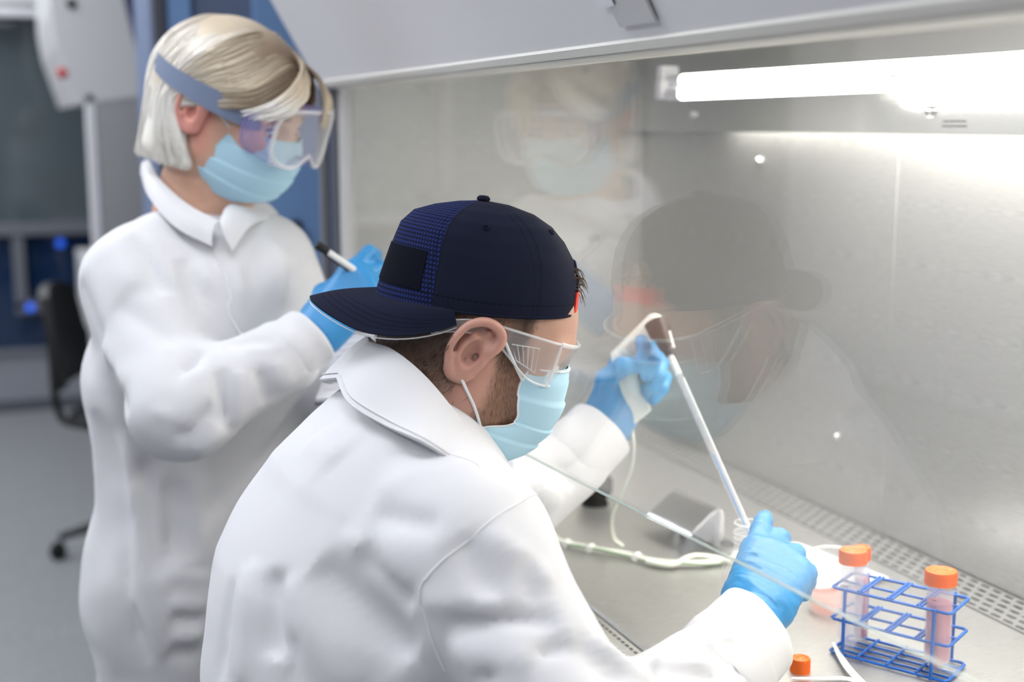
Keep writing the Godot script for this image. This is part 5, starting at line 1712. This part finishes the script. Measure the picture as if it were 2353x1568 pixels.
func woman_hair(who: Node3D, fr: Transform3D) -> void:
	var rng := RandomNumberGenerator.new(); rng.seed = 31
	var brown := Color(0.24, 0.165, 0.105); var sand := Color(0.62, 0.52, 0.38); var pale := Color(0.93, 0.90, 0.83)
	# volume under the locks
	var f := Field.new()
	f.ball(V(-0.012, 0.046, 0), V(0.1005, 0.0855, 0.0785), 0.02)
	f.ball(V(0.034, 0.060, 0), V(0.066, 0.052, 0.065), 0.02)
	for s in [-1.0, 1.0]:
		f.cap(V(-0.066, 0.020, 0.040 * s), V(-0.066, -0.066, 0.046 * s), 0.034, 0.028, 0.04)
		f.cap(V(-0.045, 0.0, 0.060 * s), V(-0.020, -0.066, 0.064 * s), 0.018, 0.013, 0.02)
	f.cap(V(-0.088, 0.0, 0), V(-0.095, -0.07, 0), 0.028, 0.028, 0.04)
	f.ball(V(0.098, -0.03, 0), V(0.055, 0.060, 0.09), 0.01, Basis.IDENTITY, -1.0)
	f.ball(V(0.030, -0.045, 0), V(0.045, 0.075, 0.09), 0.02, Basis.IDENTITY, -1.0)
	var mb := Mb.new()
	f.build(mb, 0.005)
	for k in mb.v.size():
		var p := mb.v[k]
		mb.c[k] = brown.lerp(sand, smoothstep(0.07, -0.02, p.x)).lerp(pale, smoothstep(0.05, -0.03, p.y))
	# side sweep from the parting to behind the near ear, then down
	var down := V(0.32, -0.947, 0)
	for s in [1.0, -1.0]:
		var front := [V(0.086, 0.088, -0.020), V(0.088, 0.090, 0.030 * s), V(0.068, 0.055, 0.073 * s), V(0.022, 0.036, 0.0845 * s), V(-0.030, 0.020, 0.084 * s), V(-0.042, -0.010, 0.080 * s), V(0.006, -0.080, 0.078 * s)]
		var mid := [V(0.030, 0.122, -0.018), V(0.022, 0.120, 0.030 * s), V(0.004, 0.098, 0.066 * s), V(-0.022, 0.066, 0.084 * s), V(-0.050, 0.026, 0.082 * s), V(-0.060, -0.012, 0.078 * s), V(-0.042, -0.088, 0.074 * s)]
		var back := [V(-0.050, 0.124, -0.010), V(-0.066, 0.115, 0.025 * s), V(-0.088, 0.088, 0.050 * s), V(-0.102, 0.050, 0.060 * s), V(-0.103, 0.012, 0.060 * s), V(-0.100, -0.024, 0.058 * s), V(-0.096, -0.093, 0.056 * s)]
		var nape := [V(-0.062, 0.118, 0.0), V(-0.092, 0.100, 0.0), V(-0.112, 0.066, 0.0), V(-0.116, 0.030, 0.0), V(-0.113, 0.000, 0.0), V(-0.119, -0.03, 0.0), V(-0.126, -0.090, 0.0)]
		for k in 260: lock(mb, front, mid, rng.randf(), rng, 0.0040, rng.randf_range(0.0020, 0.0038), brown, sand, pale)
		var temple := [V(0.092, 0.082, -0.020), V(0.100, 0.070, 0.030 * s), V(0.086, 0.040, 0.066 * s), V(0.046, 0.022, 0.0825 * s), V(-0.008, 0.008, 0.084 * s), V(-0.030, -0.012, 0.080 * s), V(0.004, -0.072, 0.078 * s)]
		for k in 110: lock(mb, temple, front, rng.randf(), rng, 0.0035, rng.randf_range(0.0020, 0.0036), brown, brown.lerp(sand, 0.4), pale)
		for k in 200: lock(mb, mid, back, rng.randf(), rng, 0.0040, rng.randf_range(0.0020, 0.0038), brown.lerp(sand, 0.6), sand.lerp(pale, 0.6), pale)
		for k in 90: lock(mb, back, nape, rng.randf(), rng, 0.0035, rng.randf_range(0.0022, 0.0042), sand, pale, pale)
	# fringe strands fallen over the goggles
	var fa := [V(0.070, 0.112, 0.0), V(0.104, 0.100, 0.026), V(0.118, 0.070, 0.058), V(0.100, 0.042, 0.080), V(0.066, 0.020, 0.088)]
	var fb := [V(0.084, 0.098, 0.0), V(0.116, 0.086, 0.022), V(0.132, 0.062, 0.044), V(0.130, 0.042, 0.070), V(0.108, 0.022, 0.084)]
	for k in 34: lock(mb, fa, fb, rng.randf(), rng, 0.004, rng.randf_range(0.0014, 0.0028), brown, sand, pale)
	var ga := [V(0.082, 0.098, -0.02), V(0.116, 0.086, -0.010), V(0.136, 0.060, -0.004), V(0.142, 0.030, 0.0)]
	var gb := [V(0.080, 0.092, -0.04), V(0.104, 0.080, -0.040), V(0.124, 0.056, -0.044), V(0.128, 0.020, -0.048)]
	for k in 40: lock(mb, ga, gb, rng.randf(), rng, 0.004, rng.randf_range(0.0016, 0.0030), brown, brown.lerp(sand, 0.5), sand)
	mat("blonde_hair", Color(1, 1, 1), 0.42, 0.0, {"vertex_color_use_as_albedo": true})
	var o := part("hair", mb, M.blonde_hair, who, "chin-length blonde hair")
	o.transform = fr
	o.set_meta("kind", "stuff")

func woman_goggles(who: Node3D, fr: Transform3D) -> void:
	mat("lilac_plastic", Color(0.62, 0.58, 0.82, 0.38), 0.3, 0.0, {"transparency": BaseMaterial3D.TRANSPARENCY_ALPHA})
	mat("grey_strap", Color(0.48, 0.53, 0.63), 0.8)
	var ring := []; var face := []; var lens := PackedVector3Array()
	for k in 48:
		var q := TAU * k / 48.0
		var c := cos(q); var s := sin(q)
		var y := 0.004 + 0.041 * signf(s) * pow(absf(s), 0.55)
		var z := 0.074 * signf(c) * pow(absf(c), 0.55)
		if s < 0.0: y += 0.020 * exp(-pow(z / 0.018, 2.0))
		ring.append(V(0.136 - 3.4 * z * z, y, z))
		var zf := z * 0.99
		face.append(V(0.100 - 6.0 * zf * zf, y * 0.95, zf * 1.0))
	var rows := []
	for i in 6:
		var t := i / 5.0
		var row := PackedVector3Array()
		for k in 48:
			var p: Vector3 = (face[k] as Vector3).lerp(ring[k], t)
			var n := V(0, p.y - 0.004, p.z).normalized()
			row.append(p + n * 0.006 * sin(t * PI))
		rows.append(row)
	var mb := Mb.new()
	mb.grid(rows, true, true)
	var g := part("goggles", mb, M.lilac_plastic, who, "lilac tinted safety goggles")
	g.transform = fr
	var fm := Mb.new()
	fm.tube(PackedVector3Array(ring), 0.0034, 8, true)
	part("lens_rim", fm, M.clear_edge, g)
	var sk := Mb.new()
	sk.tube(PackedVector3Array(face), 0.003, 8, true)
	part("face_seal", sk, M.lilac_plastic, g)
	var lr := []
	for i in 9:
		var row := PackedVector3Array()
		for j in 25:
			var z := (j / 12.0 - 1.0) * 0.073
			var top := 0.004 + 0.041; var low := -0.036 + 0.020 * exp(-pow(z / 0.018, 2.0))
			row.append(V(0.1375 - 3.4 * z * z, lerpf(top, low, i / 8.0), z))
		lr.append(row)
	var lm := Mb.new()
	lm.sheet(lr, 0.002)
	part("lens", lm, M.clear_plastic, g)
	# elastic strap round the head, over the hair
	var srows := []
	for i in 4:
		var row := PackedVector3Array()
		for j in 49:
			var q := (j / 48.0 - 0.5) * 2.0
			var ang := q * 2.55
			var lift := lerpf(0.012, 0.046, 0.5 + 0.5 * cos(ang)) 
			row.append(V(-0.012 - 0.1135 * cos(ang), lift + (i / 3.0 - 0.5) * lerpf(0.034, 0.022, 0.5 + 0.5 * cos(ang)), 0.0935 * sin(ang)))
		srows.append(row)
	var st := Mb.new()
	st.sheet(srows, 0.0016, true)
	part("strap", st, M.grey_strap, g, "grey elastic strap")

func woman() -> void:
	var who := thing("person", "standing blonde person in goggles and white coat writing notes", "person")
	var fr := Transform3D(Basis(V(0.70266, -0.32557, 0.63268), V(0.24194, 0.94552, 0.21785), V(-0.66913, -0.00000, 0.74314)), V(0.3120, 1.5170, -1.8620))
	var f := Field.new()
	head_field(f, V(-0.022, -0.165, 0), 0.049, true)
	var bm := Mb.new()
	f.build(bm, 0.0045)
	for s in [1.0, -1.0]:
		var ef := Field.new()
		var eb := frame(V(0.92, -0.25, 0.22 * s), V(0.22, 0.97, 0.05 * s))
		ear_field(ef, Transform3D(Basis(eb.x, eb.y, eb.z if s > 0 else -eb.x.cross(eb.y)), V(0.0, 0.0, 0.076 * s)).scaled_local(Vector3.ONE * 1.08))
		ef.build(bm, 0.0022)
	var nz := FastNoiseLite.new(); nz.seed = 15; nz.frequency = 1.0
	for k in bm.v.size():
		var p := bm.v[k]
		var c := skin_tone(p, nz)
		c = Color(c.r * 1.35, c.g * 1.38, c.b * 1.32)
		var earness := smoothstep(0.068, 0.078, absf(p.z)) * smoothstep(0.045, 0.025, absf(p.x))
		c = c.lerp(Color(0.74, 0.27, 0.24), 0.7 * earness)
		for s in [-1.0, 1.0]:
			var brow := smoothstep(0.006, 0.003, absf(p.y - 0.024 - 0.1 * maxf(0.0, 0.03 - absf(p.z)))) * smoothstep(0.010, 0.016, p.z * s) * smoothstep(0.052, 0.046, p.z * s) * smoothstep(0.06, 0.07, p.x)
			c = c.lerp(Color(0.12, 0.07, 0.045), 0.75 * brow)
		bm.c[k] = c
	bm.colored = true
	var body := part("body", bm, M.skin, who)
	body.transform = fr
	mat("iris_dark", Color(0.10, 0.08, 0.07), 0.3)
	for s in [-1.0, 1.0]:
		var ey := Mb.new()
		ey.lathe([Vector2(0, -0.012), Vector2(0.006, -0.0104), Vector2(0.0104, -0.006), Vector2(0.012, 0), Vector2(0.0104, 0.006), Vector2(0.006, 0.0104), Vector2(0, 0.012)], 16, Transform3D(Basis.IDENTITY, V(0.080, 0.0, 0.031 * s)), true)
		var eye := part("eye", ey, M.white_plastic, body)
		var ir := Mb.new()
		ir.lathe([Vector2(0, 0.0126), Vector2(0.004, 0.0118), Vector2(0.006, 0.0106)], 14, Transform3D(Basis(V(0, 0, 1), V(0.94, -0.34, 0), V(0.34, 0.94, 0)), V(0.080, 0.0, 0.031 * s)), true)
		part("iris", ir, M.iris_dark, eye)
		var lash := Mb.new()
		lash.tube(spline([V(0.088, 0.004, 0.020 * s), V(0.0925, 0.0065, 0.031 * s), V(0.087, 0.003, 0.043 * s)], 5), 0.0016, 5)
		part("lashes", lash, M.iris_dark, eye)
	woman_hair(who, fr)
	var mk := face_mask(who, [[V(0.050, -0.006, 0.058), V(0.110, -0.006, 0)], [V(0.040, -0.022, 0.063), V(0.117, -0.024, 0)], [V(0.030, -0.040, 0.066), V(0.119, -0.045, 0)], [V(0.016, -0.054, 0.067), V(0.114, -0.066, 0)], [V(0.010, -0.066, 0.066), V(0.105, -0.086, 0)], [V(0.014, -0.084, 0.060), V(0.090, -0.102, 0)], [V(0.030, -0.103, 0.050), V(0.066, -0.113, 0)]], M.mask_blue, M.mask_blue)
	for s in [-1.0, 1.0]:
		for pts in [[V(0.046, -0.012, 0.060), V(0.030, 0.004, 0.069), V(0.016, 0.020, 0.076), V(-0.002, 0.032, 0.074)], [V(0.012, -0.060, 0.066), V(0.006, -0.042, 0.069), V(0.001, -0.028, 0.070), V(-0.010, -0.016, 0.070)]]:
			var q := []
			for p in pts: q.append(V(p.x, p.y, p.z * s))
			var lm := Mb.new()
			lm.tube(spline(q, 6), 0.0017, 6)
			part("ear_loop", lm, M.mask_white, mk)
	mk.transform = fr
	woman_goggles(who, fr)
	woman_coat(who)

func woman_coat(who: Node3D) -> void:
	var f := Field.new()
	var ax := V(0.85, 0, -0.525)
	f.cap(V(0.262, 1.285, -1.855), V(0.255, 1.15, -1.845), 0.093, 0.112, 0.06, ax, 0.68)
	f.cap(V(0.255, 1.15, -1.845), V(0.248, 0.86, -1.835), 0.113, 0.124, 0.06, ax, 0.72)
	f.cap(V(0.248, 0.86, -1.835), V(0.248, 0.52, -1.835), 0.124, 0.134, 0.06, ax, 0.74)
	f.cap(V(0.305, 1.27, -1.79), V(0.30, 1.20, -1.785), 0.055, 0.06, 0.07, ax, 0.6)
	# right arm
	f.cap(V(0.205, 1.334, -1.825), V(0.160, 1.294, -1.785), 0.036, 0.054, 0.05)
	f.cap(V(0.160, 1.290, -1.780), V(0.1951, 1.1475, -1.6156), 0.059, 0.057, 0.05)
	f.cap(V(0.1951, 1.1475, -1.6156), V(0.330, 1.203, -1.622), 0.057, 0.050, 0.04)
	# left arm
	f.cap(V(0.322, 1.334, -1.892), V(0.364, 1.300, -1.918), 0.036, 0.050, 0.05)
	f.cap(V(0.366, 1.296, -1.920), V(0.445, 1.11, -1.86), 0.060, 0.058, 0.05)
	f.cap(V(0.445, 1.11, -1.86), V(0.455, 1.105, -1.725), 0.056, 0.046, 0.04)
	var nz := FastNoiseLite.new(); nz.seed = 41; nz.frequency = 7.0; nz.fractal_octaves = 2
	f.noise = nz; f.noise_amp = 0.004
	for d in WOMAN_FOLDS: f.fold(snap(f, d[0]), snap(f, d[1]), d[2], d[3])
	var mb := Mb.new()
	f.build(mb, 0.0065)
	var coat := part("lab_coat", mb, M.cotton, who, "white cotton lab coat")
	cuff(V(0.322, 1.201, -1.624), V(0.366, 1.229, -1.619), 0.050, 0.042, coat)
	cuff(V(0.455, 1.105, -1.735), V(0.455, 1.106, -1.695), 0.045, 0.040, coat)
	# collar, near and far side
	for side in [[[V(0.2115, 1.4471, -2.0020), V(0.2113, 1.4239, -1.8668), V(0.2376, 1.3932, -1.7962), V(0.2746, 1.3709, -1.7611)], [V(0.1961, 1.4286, -1.9829), V(0.1908, 1.4026, -1.8384), V(0.2148, 1.3655, -1.7621), V(0.2581, 1.3400, -1.7293)]], [[V(0.2746, 1.3709, -1.7611), V(0.2931, 1.3878, -1.8059), V(0.3290, 1.3902, -1.8794), V(0.3658, 1.3861, -1.9404)], [V(0.2850, 1.3344, -1.7230), V(0.3193, 1.3612, -1.7797), V(0.3647, 1.3659, -1.8717), V(0.3910, 1.3673, -1.9379)]]]:
		var a := spline(side[0], 6); var c := spline(side[1], 6)
		var rows := []
		for i in 6:
			var t := i / 5.0
			var row := PackedVector3Array()
			for j in a.size(): row.append(a[j].lerp(c[j], t) + V(-0.004, 0.006, 0.006) * sin(t * PI))
			rows.append(row)
		var cm := Mb.new()
		cm.sheet(rows, 0.003, true)
		part("collar", cm, M.cotton, coat)
	var line := spline([V(0.2710, 1.3695, -1.7241), V(0.2772, 1.3345, -1.6934), V(0.2869, 1.2783, -1.6793), V(0.2940, 1.2221, -1.6662)], 8)
	for k in line.size(): line[k] = snap(f, line[k])
	var pm := Mb.new()
	pm.tube(line, 0.0016, 6)
	part("placket", pm, M.cotton_seam, coat)
	# trousers and shoes
	var t := Field.new()
	for s in [1.0, -1.0]:
		var hip: Vector3 = V(0.245, 0.85, -1.835) + ax * 0.08 * s
		t.cap(hip, V(hip.x, 0.45, hip.z), 0.075, 0.058, 0.03)
		t.cap(V(hip.x, 0.45, hip.z), V(hip.x, 0.10, hip.z), 0.056, 0.05, 0.03)
	var tm := Mb.new()
	t.build(tm, 0.016)
	part("trousers", tm, M.trousers, who)
	for s in [1.0, -1.0]:
		var h := Field.new()
		var an: Vector3 = V(0.245, 0.045, -1.835) + ax * 0.08 * s
		h.cap(an + V(0, 0.03, 0), an, 0.045, 0.042, 0.02)
		h.cap(an, an + V(0.525, 0, 0.85) * 0.14, 0.042, 0.036, 0.02)
		var hm := Mb.new()
		h.build(hm, 0.012)
		part("shoe", hm, M.black_rubber, who)
	# right hand with the pen
	var g := Field.new()
	var wr := V(0.372, 1.232, -1.620)
	var b := frame(V(0.72, 0.68, -0.05), V(-0.35, 0.45, 0.80))
	hand_field(g, wr, b, -1.0, [[4, 20, 55, 30], [0, 45, 60, 40], [-3, 55, 65, 40], [-6, 60, 65, 40]], [V(0.020, -0.010, 0.022), V(0.048, -0.022, 0.040), V(0.075, -0.036, 0.038), V(0.095, -0.046, 0.026)], 1.05)
	var gm := Mb.new()
	g.build(gm, 0.0034)
	part("glove", gm, M.nitrile, who, "sky blue nitrile glove")
	# left hand under the notebook
	g = Field.new()
	b = frame(V(0.05, 0.25, 0.95), V(0.2, -0.95, 0.2))
	hand_field(g, V(0.455, 1.092, -1.690), b, 1.0, [[4, 10, 15, 10], [0, 12, 15, 10], [-3, 14, 15, 10], [-6, 16, 15, 10]], [V(0.020, -0.006, 0.022), V(0.045, -0.014, 0.045), V(0.070, -0.020, 0.052), V(0.092, -0.024, 0.050)], 1.0)
	gm = Mb.new()
	g.build(gm, 0.004)
	part("glove", gm, M.nitrile, who, "sky blue nitrile glove")
	# pen and notebook
	var pen := thing("pen", "black and white pen held in the blonde person's glove", "pen")
	var pa := V(0.3765, 1.3469, -1.6289); var pb := V(0.4171, 1.3174, -1.6259)
	var pd := (pb - pa).normalized()
	var p1 := Mb.new()
	p1.tube(PackedVector3Array([pa + pd * 0.016, pb + pd * 0.05]), 0.0048, 10)
	part("barrel", p1, M.white_plastic, pen)
	p1 = Mb.new()
	p1.tube(PackedVector3Array([pa, pa + pd * 0.002, pa + pd * 0.018]), PackedFloat32Array([0.004, 0.006, 0.0055]), 10)
	part("pen_cap", p1, M.black_plastic, pen)
	p1 = Mb.new()
	p1.tube(PackedVector3Array([pa + pd * 0.012 + V(0, -0.006, 0.002), pa + pd * 0.050 + V(0, -0.006, 0.002)]), 0.0015, 6)
	part("clip", p1, M.black_plastic, pen)
	var nb := thing("notebook", "open white notebook held under the blonde person's writing hand", "notebook", V(0.4441, 1.1848, -1.6270), frame(V(0.80, 0.10, 0.45), V(-0.15, 0.93, 0.35)))
	part("cover", boxes([[V(-0.060, -0.006, -0.08), V(0.060, -0.003, 0.08)]], 0.001), M.frame_grey, nb)
	part("pages", boxes([[V(-0.058, -0.003, -0.078), V(0.058, 0.003, 0.078)]], 0.001), M.paper, nb)
	for k in 9:
		part("ruled_line", boxes([[V(-0.050, 0.003, -0.07 + k * 0.016), V(0.050, 0.0032, -0.0692 + k * 0.016)]]), M.wall_grey, nb)

var WOMAN_FOLDS := [
	[V(0.1571, 1.3626, -1.7463), V(0.1951, 1.2891, -1.6741), 0.016, -0.0140],
	[V(0.1733, 1.3682, -1.7409), V(0.2116, 1.3055, -1.6705), 0.016, 0.0100],
	[V(0.1276, 1.3448, -1.7657), V(0.1595, 1.2823, -1.6980), 0.022, 0.0080],
	[V(0.1008, 1.2996, -1.7681), V(0.1241, 1.2160, -1.7000), 0.020, -0.0070],
	[V(0.2267, 1.2300, -1.6071), V(0.1740, 1.1532, -1.5705), 0.014, -0.0200],
	[V(0.2415, 1.2246, -1.6003), V(0.1900, 1.1349, -1.5607), 0.014, 0.0160],
	[V(0.1723, 1.1457, -1.5807), V(0.2194, 1.2016, -1.5831), 0.012, 0.0140],
	[V(0.1990, 1.0984, -1.5614), V(0.2474, 1.1329, -1.5594), 0.012, 0.0160],
	[V(0.1818, 1.1219, -1.5616), V(0.2228, 1.1615, -1.5635), 0.012, -0.0140],
	[V(0.2393, 1.2016, -1.5751), V(0.2415, 1.1170, -1.5589), 0.014, -0.0160],
	[V(0.2608, 1.1997, -1.5771), V(0.2706, 1.1146, -1.5577), 0.012, 0.0140],
	[V(0.2870, 1.1959, -1.5879), V(0.3064, 1.1336, -1.5579), 0.012, -0.0140],
	[V(0.3073, 1.2049, -1.5923), V(0.3354, 1.1582, -1.5617), 0.012, 0.0120],
	[V(0.2538, 1.2337, -1.6079), V(0.3160, 1.2212, -1.5918), 0.014, -0.0100],
	[V(0.2728, 1.2121, -1.5965), V(0.3488, 1.2194, -1.5894), 0.012, 0.0080],
	[V(0.0958, 1.1903, -1.6956), V(0.1488, 1.1487, -1.6015), 0.014, -0.0140],
	[V(0.1092, 1.2270, -1.7079), V(0.1574, 1.1711, -1.6240), 0.018, 0.0120],
	[V(0.1380, 1.2712, -1.7045), V(0.1910, 1.2246, -1.6204), 0.020, -0.0080],
	[V(0.1008, 1.1132, -1.7888), V(0.1029, 0.7533, -1.7224), 0.018, 0.0100],
	[V(0.1166, 1.1291, -1.7636), V(0.1384, 0.7751, -1.6686), 0.020, -0.0160],
	[V(0.1349, 1.1050, -1.7301), V(0.1642, 0.7793, -1.6482), 0.018, 0.0160],
	[V(0.1556, 1.0677, -1.7041), V(0.1677, 0.9037, -1.6694), 0.016, -0.0140],
	[V(0.1679, 1.0508, -1.6962), V(0.1597, 0.7748, -1.6492), 0.010, 0.0120],
	[V(0.1835, 1.0451, -1.6889), V(0.1682, 0.7748, -1.6458), 0.010, -0.0120],
	[V(0.2014, 1.0338, -1.6797), V(0.2054, 0.9264, -1.6586), 0.026, -0.0120],
	[V(0.2201, 1.0338, -1.6723), V(0.2388, 0.9230, -1.6556), 0.022, 0.0120],
	[V(0.1754, 0.9150, -1.6685), V(0.2372, 0.8974, -1.6516), 0.008, 0.0100],
	[V(0.1779, 0.8698, -1.6592), V(0.2293, 0.8575, -1.6474), 0.012, 0.0100],
	[V(0.1765, 0.8472, -1.6557), V(0.2281, 0.8376, -1.6443), 0.010, -0.0100],
	[V(0.1773, 0.8189, -1.6502), V(0.2265, 0.8120, -1.6403), 0.012, 0.0100],
	[V(0.1733, 0.7963, -1.6477), V(0.2195, 0.7864, -1.6384), 0.010, -0.0100],
	[V(0.2288, 1.3467, -1.7039), V(0.2594, 1.2160, -1.6461), 0.018, -0.0100],
	[V(0.2491, 1.3587, -1.6871), V(0.2806, 1.2215, -1.6387), 0.016, 0.0100],
	[V(0.3189, 1.3412, -1.7326), V(0.3350, 1.2286, -1.6838), 0.018, -0.0120],
	[V(0.2973, 1.3439, -1.7089), V(0.3123, 1.2415, -1.6843), 0.014, 0.0100],
	[V(0.3609, 1.3468, -1.7933), V(0.3886, 1.2560, -1.7221), 0.016, 0.0100],
	[V(0.3692, 1.2986, -1.7812), V(0.3962, 1.2442, -1.7169), 0.012, -0.0100]]
